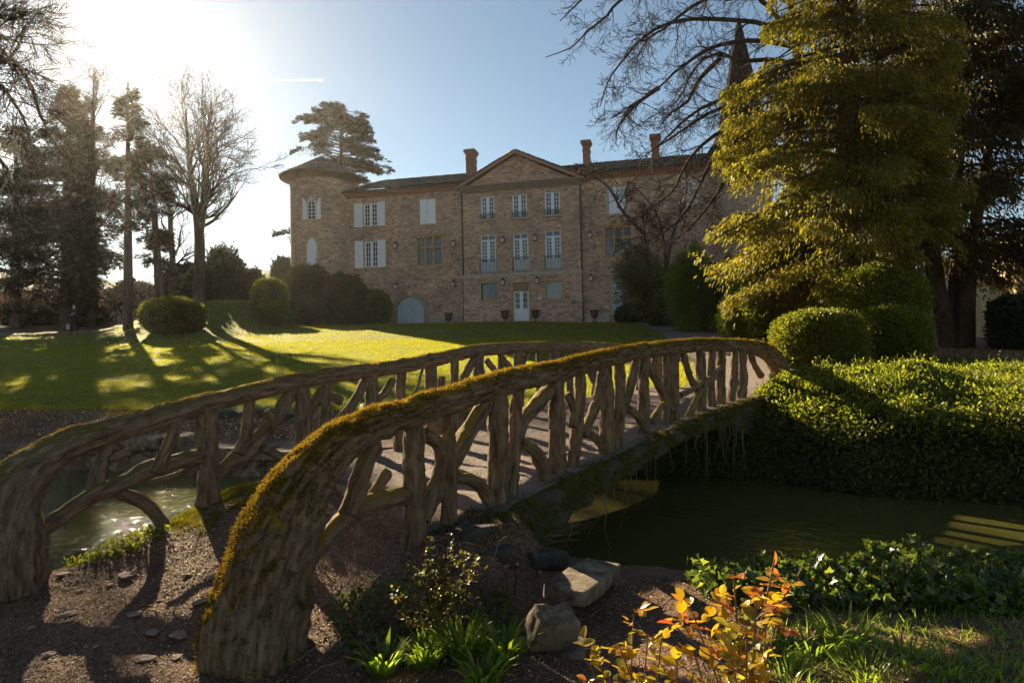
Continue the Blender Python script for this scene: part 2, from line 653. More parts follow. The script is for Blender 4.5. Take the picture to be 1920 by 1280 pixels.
water = sheet("pond_water", [(-39, -7.5), (-14, .9), (-6, 3.6), (-3.9, 4.9), (-2.5, 6.6), (-.6, 6.6), (0.2, 5.9), (1.2, 5.2), (4.6, 5.0), (9, 3.1), (20, -3.4), (39, -8), (39, 3.5), (20, 5), (9, 8), (4.9, 9.9), (2.8, 11.7), (-3.7, 11.6), (-9.8, 13.5), (-22, 17.4), (-39, 23)], 0, 1.0, M_WATER)
for vv in water.data.vertices: vv.co.z = ZW
tag(water, kind='structure')

# ------------------------------------------------------------------ distant hills
hx = np.linspace(-680, 600, 160)
V, F = [], []
for j, (yy, k) in enumerate(((330, 0.0), (380, .5), (440, 1.0), (560, .8))):
    for x in hx:
        prof = 62 + 5 * math.sin(x / 90.0 + 1) + 3 * math.sin(x / 31.0) + 1 * math.sin(x / 9.)
        ty = (1 - smooth01((x + 190) / 260.0)) * 0.88 + 0.12
        V.append((x, yy, -30 + k * (prof * ty + 30)))
F = []
for j in range(3):
    for i in range(159):
        a = j * 160 + i
        F.append((a, a + 1, a + 161, a + 160))
hills = mesh_np("hills", np.array(V), np.array(F), plain("hill_woods", (0.07, 0.10, 0.06), 0.9, 0.05, 0.4), None, True)
tag(hills, kind='structure')

# ------------------------------------------------------------------ rustic bridge
def rp(px, py, c):
    """photo pixel -> world point on the vertical plane of a railing (c = distance from the near one)"""
    d = ray(px, py)
    a = BO[0] + c * BV[0]
    b = BO[1] + c * BV[1]
    Y = (a * BU[1] - b * BU[0]) / (d[0] * BU[1] - BU[0])
    return d * Y


def tcoord(P):
    return (P[0] - BO[0]) * BU[0] + (P[1] - BO[1]) * BU[1]


def spline(P, R, step):
    P = np.asarray(P, float)
    R = np.asarray(R, float)
    Q = np.vstack([2 * P[0] - P[1], P, 2 * P[-1] - P[-2]])
    out, ro = [], []
    for i in range(1, len(P)):
        p0, p1, p2, p3 = Q[i - 1], Q[i], Q[i + 1], Q[i + 2]
        k = max(2, int(np.linalg.norm(p2 - p1) / step))
        for j in range(k):
            t = j / k
            out.append(0.5 * ((2 * p1) + (-p0 + p2) * t + (2 * p0 - 5 * p1 + 4 * p2 - p3) * t * t + (-p0 + 3 * p1 - 3 * p2 + p3) * t ** 3))
            ro.append(R[i - 1] * (1 - t) + R[i] * t)
    out.append(P[-1])
    ro.append(R[-1])
    return np.array(out), np.array(ro)


def log_tube(P, R, step=0.025, n=20, seed=0.0, amp=0.16, groove=0.10, cap=True, flat=None):
    P, R = spline(P, R, step)
    k = len(P)
    T = nrm(np.gradient(P, axis=0))
    ref = np.array([0, 0, 1.0]) if abs((P[-1] - P[0])[2]) < 0.75 * np.linalg.norm(P[-1] - P[0]) else np.array([BV[0], BV[1], 0])
    A = nrm(np.cross(T, ref))
    B = np.cross(A, T)
    s = np.concatenate([[0], np.cumsum(np.linalg.norm(np.diff(P, axis=0), axis=1))])
    ang = np.arange(n) * 2 * np.pi / n
    V = []
    for i in range(k):
        for a in ang:
            ca, sa = math.cos(a), math.sin(a)
            r = R[i]
            d1 = noise.noise(Vector((ca * 1.0, sa * 1.0, s[i] * 4.0 + seed)))
            gg = noise.noise(Vector((ca * 4.2 + 9, sa * 4.2, s[i] * 5.5 + seed * 2)))
            fine = noise.noise(Vector((ca * r * 60, sa * r * 60 + seed, s[i] * 22)))
            gg = abs(gg) * 2 - 0.5 + .6 * abs(noise.noise(Vector((ca * 9 + 3, sa * 9, s[i] * 9 + seed))))
            rr = r * (1 + amp * d1 + groove * gg) + 0.006 * fine
            V.append(P[i] + rr * (ca * A[i] + sa * B[i]))
    V = np.array(V)
    global BARK
    BARK = np.column_stack([np.repeat(R, n) * np.tile(np.cos(ang), k) + seed, np.repeat(R, n) * np.tile(np.sin(ang), k), np.repeat(s, n)])
    idx = np.arange(k * n).reshape(k, n)
    a, b = idx[:-1], idx[1:]
    F = np.stack([a, np.roll(a, -1, 1), np.roll(b, -1, 1), b], -1).reshape(-1, 4)
    if cap:
        base = len(V)
        extra, ef = [], []
        for end, sgn in ((0, -1), (k - 1, 1)):
            ring = idx[end]
            cen = P[end] + sgn * T[end] * R[end] * 0.18
            r2 = P[end] + (V[ring] - P[end]) * 0.72 + sgn * T[end] * R[end] * 0.16
            st = base + len(extra)
            extra += list(r2) + [cen]
            for q in range(n):
                qq = (q + 1) % n
                f = [ring[q], ring[qq], st + qq, st + q]
                g = [st + q, st + qq, st + n, st + n]
                if sgn < 0:
                    f.reverse()
                    g = [st + qq, st + q, st + n, st + n]
                ef += [f, g]
        V = np.vstack([V, extra])
        F = np.vstack([F, ef])
    return V, F[:, ::-1]


def fix_degenerate(name, V, F, m, parent, smooth=True):
    me = bpy.data.meshes.new(name)
    me.from_pydata([tuple(v) for v in V], [], [tuple(dict.fromkeys(int(i) for i in f)) for f in F])
    me.update()
    at_ = me.attributes.new('bark', 'FLOAT_VECTOR', 'POINT')
    at_.data.foreach_set('vector', np.vstack([BARK, V[len(BARK):] * 1.0]).astype(np.float32).ravel())
    return link_mesh(name, me, m, parent, smooth)


BL = np.array([BO[0], BO[1], -1.3])
bridge = thing("footbridge", "arched rustic footbridge with log-like concrete railings, crossing the pond", "bridge", BL)
M_NEAR = bark_mat("mossy_log", (0.045, 0.026, 0.013), (0.36, 0.235, 0.125), (0.24, 0.15, 0.022), 0.30, True, attr=True)
M_FAR = bark_mat("weathered_log", (0.055, 0.034, 0.019), (0.38, 0.265, 0.16), (0.16, 0.12, 0.04), 0.30, True, attr=True)
M_MOSS = leaf_mat("moss", [(0, (0.10, 0.070, 0.014)), (0.6, (0.19, 0.13, 0.018)), (1, (0.15, 0.14, 0.028))], 0.55, 0.8, 1.8, 0.1, (1.0, 0.8, 0.35))


def rail_set(c, pts, posts, branches, m, seed):
    P, R = [], []
    for px, py, r in pts:
        w = rp(px, py, c)
        P.append(w - BL)
        R.append(r * w[1] / 1280.0)
    # sink the first trunk and the last one into the ground
    for k in (0, -1):
        g = P[k] + BL
        zz = deckz(tcoord(g), c) - 0.15
        q = P[k].copy()
        q[2] = min(q[2], zz - BL[2])
        if c > 0 and k == 0:
            q[:2] = P[1][:2]
            q[2] = -2.25 - BL[2]
        P[k] = q
    V, F = log_tube(P, R, 0.016, 64, seed, 0.11, 0.13)
    rail = fix_degenerate("railing", V, F, m, bridge)
    tubes = [(V, F)]
    for i, it in enumerate(posts):
        x0, y0, x1, y1, r = it[:5]
        a = rp(x0, y0, c)
        b = rp(x1, y1, c)
        zb = deckz(tcoord(b), c) - 0.06
        if len(it) > 5: zb = min(zb, b[2])
        b = np.array([b[0], b[1], zb])
        rr = r * (a[1] + b[1]) / 2 / 1280.0
        off = np.array([BV[0], BV[1], 0]) * random.uniform(-.02, .02)
        mid = (a + b) / 2 + off
        V, F = log_tube([a - BL, mid - BL, b - BL], [rr * .95, rr * .97, rr * 1.12], 0.022, 26, seed + i * 3.7, 0.18, 0.20)
        fix_degenerate("post", V, F, m, rail)
        tubes.append((V, F))
    for i, (r, ps) in enumerate(branches):
        W = [rp(x, y, c) for x, y in ps]
        off = np.array([BV[0], BV[1], 0]) * random.uniform(-.05, .05)
        rr = r * W[0][1] / 1280.0
        Rk = np.linspace(rr * .92, rr * 1.05, len(W))
        V, F = log_tube([w - BL + off for w in W], Rk, 0.022, 22, seed + 50 + i * 2.9, 0.22, 0.20)
        fix_degenerate("branch", V, F, m, rail)
        tubes.append((V, F))
    return rail, tubes


NEAR_PTS = [(470, 1262, 100), (478, 1190, 93), (490, 1120, 85), (508, 1050, 78), (535, 975, 66), (570, 905, 54), (622, 843, 41), (695, 800, 31), (760, 778, 27), (850, 748, 25), (940, 719, 22.5),
            (1040, 697, 19), (1130, 673, 16.5), (1200, 659, 14), (1300, 648, 12), (1370, 647, 11), (1412, 651, 12), (1442, 664, 15), (1460, 690, 17), (1472, 725, 19)]
NEAR_POSTS = [(775, 800, 775, 1010, 21, 1), (932, 735, 932, 930, 18), (1044, 704, 1044, 880, 15), (1135, 679, 1135, 852, 13), (1207, 665, 1207, 812, 10.5), (1263, 659, 1263, 790, 9.5),
              (1313, 656, 1313, 770, 9), (1353, 654, 1351, 755, 8), (1390, 654, 1389, 737, 8.5), (970, 730, 955, 880, 12), (1089, 686, 1072, 830, 11), (1162, 670, 1156, 800, 10),
              (1249, 661, 1249, 770, 7), (1335, 654, 1335, 750, 7), (1378, 654, 1370, 740, 7), (840, 770, 838, 880, 13)]
NEAR_BR = [(18, [(585, 1045), (655, 968), (705, 942), (775, 925)]), (10, [(703, 935), (722, 905), (736, 885)]), (17, [(700, 835), (680, 890), (655, 965)]),
           (13, [(792, 810), (820, 832), (826, 870), (812, 915), (792, 975)]), (16, [(925, 745), (890, 805), (852, 870), (822, 925), (790, 985)]), (11, [(845, 892), (885, 905), (912, 945)]),
           (14, [(1062, 700), (1019, 751), (983, 790), (968, 834), (940, 905)]), (12, [(972, 830), (1000, 846), (1021, 895)]), (8, [(1058, 738), (1070, 770), (1066, 800)]),
           (9, [(1125, 690), (1112, 755), (1085, 815)]), (8, [(1096, 808), (1112, 820), (1130, 840)]), (9, [(1200, 670), (1184, 733), (1170, 775), (1150, 800)]), (8, [(1174, 766), (1190, 780), (1207, 808)]),
           (8, [(1213, 678), (1241, 733), (1258, 768)]), (6, [(1229, 672), (1226, 695), (1222, 700)]), (6, [(1250, 752), (1233, 768), (1220, 790)]), (7, [(1279, 658), (1295, 708), (1312, 735)]),
           (5, [(1310, 716), (1296, 728), (1270, 740)]), (6, [(1308, 730), (1296, 755), (1282, 785)]), (6, [(1403, 662), (1412, 685), (1424, 705)]), (7, [(1351, 690), (1340, 705), (1320, 722)])]
FAR_PTS = [(2, 1130, 80), (0, 1040, 71), (3, 975, 61), (22, 925, 52), (52, 885, 42), (85, 860, 34), (130, 832, 28), (190, 812, 25), (287, 785, 21), (359, 763, 19), (449, 741, 16), (539, 719, 15),
           (640, 701, 14), (730, 690, 13), (830, 671, 12), (905, 656, 11), (1026, 650, 9.5), (1110, 650, 9), (1160, 655, 9), (1200, 664, 9), (1232, 684, 10), (1246, 715, 12)]
FAR_POSTS = [(388, 766, 393, 940, 19, 1), (566, 726, 569, 880, 15), (697, 700, 701, 830, 12), (808, 678, 811, 810, 11), (897, 662, 898, 790, 10.5), (972, 657, 975, 775, 9), (1038, 657, 1039, 765, 8),
             (1115, 657, 1118, 750, 8), (752, 690, 747, 815, 9), (852, 672, 852, 800, 8), (1011, 657, 1014, 765, 6), (1069, 657, 1070, 758, 6), (1160, 660, 1160, 745, 7), (1200, 670, 1200, 740, 7),
             (614, 712, 600, 840, 9), (940, 662, 935, 780, 6)]
FAR_BR = [(13, [(208, 822), (194, 870), (172, 935)]), (8, [(200, 862), (216, 855), (238, 846)]), (16, [(60, 1005), (119, 965), (172, 927), (234, 904), (287, 876), (385, 852)]),
          (11, [(328, 780), (313, 830), (285, 885)]), (12, [(205, 920), (245, 930), (275, 945), (308, 985)]), (6, [(287, 904), (330, 892), (385, 868)]), (11, [(470, 740), (464, 809), (448, 850)]),
          (13, [(552, 730), (517, 791), (478, 834), (431, 874), (395, 905)]), (8, [(490, 840), (515, 852), (545, 875)]), (7, [(520, 790), (508, 780), (502, 770)]), (8, [(598, 755), (614, 744), (640, 750)]),
          (9, [(692, 702), (660, 760), (595, 835), (570, 850)]), (7, [(737, 712), (722, 735), (704, 752)]), (9, [(607, 730), (590, 765), (568, 800)]), (3, [(797, 692), (786, 730), (768, 765)]),
          (7, [(828, 706), (826, 730), (815, 750)]), (7, [(890, 672), (868, 715), (850, 745)]), (6, [(908, 675), (932, 708), (945, 725)]), (6, [(938, 662), (962, 697), (975, 720)]), (5, [(990, 662), (980, 690), (976, 715)]),
          (6, [(1060, 662), (1045, 700), (1038, 730)]), (5, [(1090, 660), (1105, 690), (1116, 715)])]
rail_n, tubes_n = rail_set(0.0, NEAR_PTS, NEAR_POSTS, NEAR_BR, M_NEAR, 1.0)
rail_f, tubes_f = rail_set(2.3, FAR_PTS, FAR_POSTS, FAR_BR, M_FAR, 40.0)
tag(rail_n, "moss-covered railing nearer the pond stones")
tag(rail_f, "paler lichen-spotted railing by the open water")


def tuft_on(rail, tubes, cnt, zmin, hgt, m):
    V, F = tubes[0]
    a, b, c2, d = (V[F[:, i]] for i in range(4))
    N = nrm(np.cross(c2 - a, d - b))
    C = (a + b + c2 + d) / 4
    A = np.linalg.norm(np.cross(c2 - a, d - b), axis=1)
    out = np.sum(N * (C - np.array([0, 0, 0])), axis=1)
    up = N[:, 2]
    nz = fbm(C[:, :2] * 1.0 + C[:, 2:3], 4.0, 3)
    w = A * np.clip(up - zmin, 0, 1) ** 0.7 * np.clip(0.75 + nz, 0.05, 2)
    w /= w.sum()
    idx = RNG.choice(len(F), cnt, p=w)
    u, v = uni(0, 1, cnt)[:, None], uni(0, 1, cnt)[:, None]
    P = (a[idx] * (1 - u) + b[idx] * u) * (1 - v) + (d[idx] * (1 - u) + c2[idx] * u) * v
    D = N[idx] + 0.6 * rvec(cnt)
    sz = uni(.5, 1.3, cnt) * hgt
    scatter("moss", T_BLADE, P - 0.002 * N[idx], D, rvec(cnt), np.column_stack([sz * .28, sz, sz]), m, rail)


tuft_on(rail_n, tubes_n, 80000, 0.25, 0.024, M_MOSS)
tuft_on(rail_f, tubes_f, 24000, 0.25, 0.016, M_MOSS)

# moss down the sunny edge of the big near trunk
V, F = tubes_n[0]
C = V[F].mean(1)
N = nrm(np.cross(V[F[:, 2]] - V[F[:, 0]], V[F[:, 3]] - V[F[:, 1]]))
w = np.clip(N @ np.array([-0.8, 0.2, 0.45]) - 0.15, 0, 1) * (C[:, 2] < 0.62) * np.clip(0.6 + fbm(C[:, [0, 2]], 5, 3), 0, 2) * np.linalg.norm(np.cross(V[F[:, 2]] - V[F[:, 0]], V[F[:, 3]] - V[F[:, 1]]), axis=1)
idx = RNG.choice(len(F), 13000, p=w / w.sum())
P = C[idx] + uni(-.015, .015, (13000, 3))
sz = uni(.5, 1.3, 13000) * 0.022
scatter("moss", T_BLADE, P, N[idx] + .6 * rvec(13000), rvec(13000), np.column_stack([sz * .3, sz, sz]), M_MOSS, rail_n)

# deck with arched soffit
def soffit(t):
    return np.interp(t, [-.6, .0, .6, 1.2, 2, 3, 4.2, 5, 6, 7, 7.6, 8.4], [-2.3, -2.15, -1.95, -1.60, -1.40, -1.24, -1.06, -1.02, -1.06, -1.3, -1.6, -2.2])


ts = np.arange(.45, 9.3, 0.05)
cs = np.linspace(-.20, 2.50, 46)
V, F = [], []
rows = []
for t in ts:
    prof = []
    z = float(soffit(t))
    side = [(-.20, .95), (-.23, .75), (-.19, .5), (-.24, .25), (-.17, .03)]
    dz0, dz1 = float(deckz(t, 0)), float(deckz(t, 2.3))
    for c, k in [(-.12, 0.0)] + [(a, 1 - b) for a, b in side]:
        prof.append((c, z + (dz0 - z) * k, 0.05))
    for c in cs:
        prof.append((c, float(deckz(t, c)) + 0.012 * noise.noise(Vector((t * 3, c * 3, 0))), 0.012))
    for c, k in [(2.52, 0.95), (2.54, .5), (2.5, .2), (2.45, 0)]:
        prof.append((c, z + (dz1 - z) * k, 0.05))
    for c in np.linspace(2.3, 0, 8):
        prof.append((c, z, 0.03))
    rows.append(prof)
k = len(rows[0])
for i, t in enumerate(ts):
    for j, (c, z, am) in enumerate(rows[i]):
        q = BO + t * BU + c * BV
        w = noise.noise(Vector((q[0] * 4, q[1] * 4, z * 4))) + .5 * noise.noise(Vector((q[0] * 11, q[1] * 11, z * 11)))
        V.append((q[0] + am * w * BV[0] - BL[0], q[1] + am * w * BV[1] - BL[1], z + am * w * .7 - BL[2]))
for i in range(len(ts) - 1):
    for j in range(k):
        a, b = i * k + j, i * k + (j + 1) % k
        F.append((a, b, b + k, a + k))
V = np.array(V)
F = np.array(F)


def deck_mat():
    m, n, l, p, o = mat("deck_gravel")
    tc = n.new('ShaderNodeTexCoord')
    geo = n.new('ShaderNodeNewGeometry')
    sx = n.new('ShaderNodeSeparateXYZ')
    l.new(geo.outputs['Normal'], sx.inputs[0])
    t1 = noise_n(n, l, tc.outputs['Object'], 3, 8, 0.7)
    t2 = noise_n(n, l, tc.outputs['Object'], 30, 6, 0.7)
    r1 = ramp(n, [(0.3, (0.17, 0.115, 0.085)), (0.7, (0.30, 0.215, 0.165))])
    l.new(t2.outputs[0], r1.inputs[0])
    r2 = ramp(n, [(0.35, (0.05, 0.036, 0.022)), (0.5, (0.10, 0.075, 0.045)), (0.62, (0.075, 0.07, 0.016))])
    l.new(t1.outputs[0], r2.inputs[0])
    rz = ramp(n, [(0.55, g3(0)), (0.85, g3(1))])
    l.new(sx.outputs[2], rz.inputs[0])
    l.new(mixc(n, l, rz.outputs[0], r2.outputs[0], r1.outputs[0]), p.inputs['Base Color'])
    p.inputs['Roughness'].default_value = 0.9
    b1 = bump(n, l, t2.outputs[0], 0.03, 1.0)
    l.new(bump(n, l, t1.outputs[0], 0.10, 0.8, b1), p.inputs['Normal'])
    return m


deck = mesh_np("deck", V, F[:, ::-1], deck_mat(), bridge, True)
# moss and hanging roots on the deck edge
cnt = 26000
t_ = uni(.3, 8.6, cnt)
kk = uni(0, 1, cnt) ** 1.6
zz = deckz(t_, 0) + .01 + (soffit(t_) - deckz(t_, 0)) * kk * 0.9
cc = -.22 + uni(-.03, .03, cnt) + 0.14 * (kk < .05) * uni(0, 1, cnt)
q = BO[None] + t_[:, None] * BU + cc[:, None] * BV
P = np.column_stack([q, zz])
keep = fbm(np.column_stack([t_, zz * 2]), 3.5, 3) > -0.25
P = P[keep]
c_ = len(P)
sz = uni(.02, .05, c_)
scatter("edge_moss", T_BLADE, P, np.column_stack([np.full(c_, .35), np.full(c_, -.3), np.full(c_, -.2)]) + .8 * rvec(c_), rvec(c_), np.column_stack([sz * .25, sz, sz]),
        leaf_mat("edge_moss", [(0, (0.09, 0.075, 0.015)), (1, (0.17, 0.15, 0.03))], 0.4, 0.8, 1.5, 0.1), bridge, org=BL)
ch = []
for i in range(34):
    t = random.uniform(1.6, 6.4)
    L = random.uniform(.15, .75)
    q = BO + t * BU - .24 * BV
    z0 = float(soffit(t)) + .03
    pts = [np.array([q[0] + .02 * j * random.uniform(-1, 1), q[1] + .02 * j * random.uniform(-1, 1), z0 - L * j / 4]) - BL for j in range(5)]
    ch.append((np.array(pts), np.linspace(.003, .0012, 5)))
V, F = sweep_batch(ch, 4)
mesh_np("hanging_roots", V, F, plain("dry_root", (0.22, 0.17, 0.10), 0.8), bridge)["kind"] = "stuff"

# ------------------------------------------------------------------ chateau
HA = np.array([0.2, 50.0])
HPHI = math.radians(13)
HZ = 2.45
hu = np.array([math.cos(HPHI), -math.sin(HPHI)])
hv = np.array([math.sin(HPHI), math.cos(HPHI)])


def fp(px, py, y=0.0):
    """photo pixel -> (x, z) in the chateau's frame on the plane local y"""
    d = ray(px, py)
    o = HA + hv * y
    # X = d0*Y ; (X-o).hv = 0
    Y = (o @ hv) / (d[0] * hv[0] + hv[1])
    P = d * Y
    return float((P[:2] - HA) @ hu), float(P[2] - HZ)


def fr(x0, y0, x1, y1, y=0.0):
    """pixel box -> local rect (xa, xb, za, zb)"""
    ym, xm = (y0 + y1) / 2, (x0 + x1) / 2
    return fp(x0, ym, y)[0], fp(x1, ym, y)[0], fp(xm, y1, y)[1], fp(xm, y0, y)[1]


house = thing("chateau", "long brown brick chateau with pedimented centre, white windows and round corner towers", "chateau", (HA[0], HA[1], HZ), -HPHI)


def brick_mat(name, c1, c2, mortar, bw=0.34, rh=0.115):
    m, n, l, p, o = mat(name)
    uv = n.new('ShaderNodeUVMap')
    nz = noise_n(n, l, uv.outputs[0], 3.0, 3, 0.6)
    off = n.new('ShaderNodeVectorMath')
    off.operation = 'MULTIPLY_ADD'
    l.new(nz.outputs['Color'], off.inputs[0])
    off.inputs[1].default_value = (0.10, 0.06, 0)
    l.new(uv.outputs[0], off.inputs[2])
    b = n.new('ShaderNodeTexBrick')
    l.new(off.outputs[0], b.inputs['Vector'])
    b.inputs['Scale'].default_value = 1
    b.inputs['Brick Width'].default_value = bw
    b.inputs['Row Height'].default_value = rh
    b.inputs['Mortar Size'].default_value = 0.018
    b.inputs['Mortar Smooth'].default_value = 0.4
    b.inputs['Bias'].default_value = -0.1
    b.inputs['Color1'].default_value = (*c1, 1)
    b.inputs['Color2'].default_value = (*c2, 1)
    b.inputs['Mortar'].default_value = (*mortar, 1)
    vo = n.new('ShaderNodeTexVoronoi')
    vo.inputs['Scale'].default_value = 1
    l.new(mapping(n, l, off.outputs[0], (4.0, 12, 1)), vo.inputs['Vector'])
    sp = n.new('ShaderNodeSeparateColor')
    l.new(vo.outputs['Color'], sp.inputs[0])
    rv = ramp(n, [(0.0, (0.50, 0.42, 0.38)), (0.12, (0.78, 0.68, 0.62)), (0.5, (1.0, 0.97, 0.93)), (0.92, (1.12, 1.08, 1.03)), (1.0, (1.5, 1.48, 1.4))])
    l.new(sp.outputs[0], rv.inputs[0])
    c = mixc(n, l, 1.0, b.outputs[0], rv.outputs[0], 'MULTIPLY')
    big = noise_n(n, l, uv.outputs[0], 0.45, 6, 0.65)
    rb = ramp(n, [(0.32, (0.62, 0.60, 0.62)), (0.48, (.95, .93, .93)), (0.60, (1.06, 1.0, .92)), (0.72, (1.35, 1.28, 1.15))])
    l.new(big.outputs[0], rb.inputs[0])
    c = mixc(n, l, 1.0, c, rb.outputs[0], 'MULTIPLY')
    l.new(c, p.inputs['Base Color'])
    p.inputs['Roughness'].default_value = 0.9
    p.inputs['Specular IOR Level'].default_value = 0.2
    l.new(bump(n, l, b.outputs['Fac'], -0.02, 0.7), p.inputs['Normal'])
    return m


M_BRICK = brick_mat("old_brick", (0.45, 0.305, 0.225), (0.56, 0.40, 0.305), (0.50, 0.39, 0.31))
M_BRICK2 = brick_mat("ground_floor_brick", (0.52, 0.325, 0.26), (0.62, 0.42, 0.35), (0.56, 0.44, 0.37))
M_STONE = plain("yellow_stone", (0.52, 0.33, 0.16), 0.85, 6, 0.35, bumpd=0.01)
M_STONE2 = plain("pale_stone", (0.50, 0.42, 0.33), 0.85, 5, 0.3, bumpd=0.01)
M_STUCCO = plain("plinth_stucco", (0.42, 0.335, 0.27), 0.9, 1.5, 0.25)
M_WHITE = plain("white_paint", (0.78, 0.80, 0.82), 0.5, 3, 0.08)
M_DOOR = plain("pale_blue_paint", (0.42, 0.53, 0.55), 0.55, 2, 0.12)
M_TERRA = plain("terracotta", (0.33, 0.15, 0.09), 0.8, 3, 0.3)
M_IRON = plain("dark_iron", (0.02, 0.02, 0.022), 0.5, metal=0.6)
M_ZINC = plain("brown_zinc", (0.10, 0.075, 0.06), 0.5, metal=0.3)
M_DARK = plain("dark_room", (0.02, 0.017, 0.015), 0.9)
M_OAK = plain("yellow_oak", (0.36, 0.22, 0.07), 0.6, 4, 0.25)
m, n, l, p, o = mat("window_glass")
p.inputs['Base Color'].default_value = (0.035, 0.045, 0.06, 1)
p.inputs['Roughness'].default_value = 0.06
p.inputs['Specular IOR Level'].default_value = 0.9
tc = n.new('ShaderNodeTexCoord')
t1 = noise_n(n, l, tc.outputs['Object'], 2.2, 3, 0.5)
l.new(bump(n, l, t1.outputs[0], 0.03, 0.35), p.inputs['Normal'])
M_GLASS = m


def tile_mat():
    m, n, l, p, o = mat("roof_tiles")
    tc = n.new('ShaderNodeTexCoord')
    t1 = noise_n(n, l, tc.outputs['Object'], 1.2, 6, 0.7)
    vo = n.new('ShaderNodeTexVoronoi')
    vo.inputs['Scale'].default_value = 3.5
    l.new(tc.outputs['Object'], vo.inputs['Vector'])
    sp = n.new('ShaderNodeSeparateColor')
    l.new(vo.outputs['Color'], sp.inputs[0])
    r1 = ramp(n, [(0.0, (0.055, 0.048, 0.045)), (0.5, (0.11, 0.09, 0.08)), (0.85, (0.17, 0.12, 0.095)), (1, (0.22, 0.14, 0.10))])
    l.new(sp.outputs[0], r1.inputs[0])
    r2 = ramp(n, [(0.3, g3(0.6)), (0.7, g3(1.2))])
    l.new(t1.outputs[0], r2.inputs[0])
    l.new(mixc(n, l, 1.0, r1.outputs[0], r2.outputs[0], 'MULTIPLY'), p.inputs['Base Color'])
    p.inputs['Roughness'].default_value = 0.85
    return m


M_TILE = tile_mat()


def wall_panel(name, x0, x1, z0, z1, y, holes, m, depth=0.28, parent=house):
    """front wall at local y with rectangular holes (xa, xb, za, zb) and their reveals"""
    xs = sorted(set([x0, x1] + [h[0] for h in holes] + [h[1] for h in holes]))
    zs = sorted(set([z0, z1] + [h[2] for h in holes] + [h[3] for h in holes]))
    b = MB()
    for i in range(len(xs) - 1):
        for j in range(len(zs) - 1):
            cx, cz = (xs[i] + xs[i + 1]) / 2, (zs[j] + zs[j + 1]) / 2
            if any(h[0] < cx < h[1] and h[2] < cz < h[3] for h in holes): continue
            b.poly([(xs[i], y, zs[j]), (xs[i + 1], y, zs[j]), (xs[i + 1], y, zs[j + 1]), (xs[i], y, zs[j + 1])])
    for xa, xb, za, zb in holes:
        y2 = y + depth
        b.poly([(xa, y, za), (xa, y, zb), (xa, y2, zb), (xa, y2, za)])
        b.poly([(xb, y, za), (xb, y2, za), (xb, y2, zb), (xb, y, zb)])
        b.poly([(xa, y, zb), (xb, y, zb), (xb, y2, zb), (xa, y2, zb)])
        b.poly([(xa, y, za), (xa, y2, za), (xb, y2, za), (xb, y, za)])
    return b.build(name, m, parent, uv=True)


def casement(r, y, cols=2, rows=5, transom=0.0, panel=0.0, frame_m=None, name="window", bars=True, glass=None):
    """white two-leaf window in rect r, front face of the frame at local y"""
    xa, xb, za, zb = r
    f = 0.075
    b = MB()
    Y0, Y1 = y, y + 0.08
    b.box(xa, xa + f, Y0, Y1, za, zb).box(xb - f, xb, Y0, Y1, za, zb)
    b.box(xa + f, xb - f, Y0, Y1, zb - f, zb).box(xa + f, xb - f, Y0, Y1, za, za + f)
    top = zb - f
    if transom:
        zt = zb - transom
        b.box(xa + f, xb - f, Y0 - .012, Y1, zt - .06, zt + .04)
        b.box((xa + xb) / 2 - .03, (xa + xb) / 2 + .03, Y0, Y1, zt + .04, zb - f)
        top = zt - .06
    xm = (xa + xb) / 2
    b.box(xm - .075, xm + .075, Y0 - .015, Y1, za + f, top)
    bot = za + f
    if panel:
        b.box(xa + f, xm - .075, Y0 + .01, Y1, bot, bot + panel).box(xm + .075, xb - f, Y0 + .01, Y1, bot, bot + panel)
        bot += panel
    if bars:
        for s0, s1 in ((xa + f, xm - .075), (xm + .075, xb - f)):
            b.box(s0, s0 + .045, Y0 + .004, Y1, bot, top).box(s1 - .045, s1, Y0 + .004, Y1, bot, top)
            for c in range(1, cols):
                xx = s0 + (s1 - s0) * c / cols
                b.box(xx - .016, xx + .016, Y0 + .02, Y1, bot, top)
            for k in range(0, rows + 1):
                zz = bot + (top - bot) * k / rows
                b.box(s0 + .045, s1 - .045, Y0 + .024, Y1 - .004, zz - .016, zz + .016)
    w = b.build(name, frame_m or M_WHITE, house)
    g = MB().box(xa + f, xb - f, y + .06, y + .075, za + f, zb - f)
    g.build("pane", glass or M_GLASS, w)
    MB().box(xa, xb, y + .2, y + .22, za, zb)
    return w


def sill(w, r, y, ext=.14, h=.12, d=.14):
    MB().box(r[0] - ext, r[1] + ext, y - d, y + .1, r[2] - h, r[2] - .003).build("sill", M_STONE2, w, bevel=.01)


def rail_grille(r, y, h, name="balcony_railing", out=.10):
    b = MB()
    xa, xb = r[0] - .04, r[1] + .04
    z0 = r[2] + .04
    for k in range(13):
        x = xa + (xb - xa) * k / 12
        b.box(x - .011, x + .011, y - out - .011, y - out + .011, z0, z0 + h)
    b.box(xa, xb, y - out - .02, y - out + .02, z0 + h, z0 + h + .035)
    b.box(xa, xb, y - out - .015, y - out + .015, z0 - .02, z0 + .01)
    return b.build(name, M_IRON, house)


def shutter(r, y, name="shutter", m=None, open_=True, rails=3):
    xa, xb, za, zb = r
    b = MB()
    b.box(xa, xb, y - .05, y - .015, za, zb)
    for k in range(rails + 1):
        zz = za + (zb - za) * k / rails
        b.box(xa, xb, y - .07, y - .0505, max(za, zz - .05), min(zb, zz + .05))
    b.box(xa, xa + .07, y - .068, y - .0503, za, zb).box(xb - .07, xb, y - .068, y - .0503, za, zb)
    nl = int((zb - za) / .075)
    for k in range(nl):
        zz = za + (zb - za) * (k + .5) / nl
        b.box(xa + .07, xb - .07, y - .062, y - .0506, zz - .014, zz + .014)
    return b.build(name, m or M_WHITE, house)


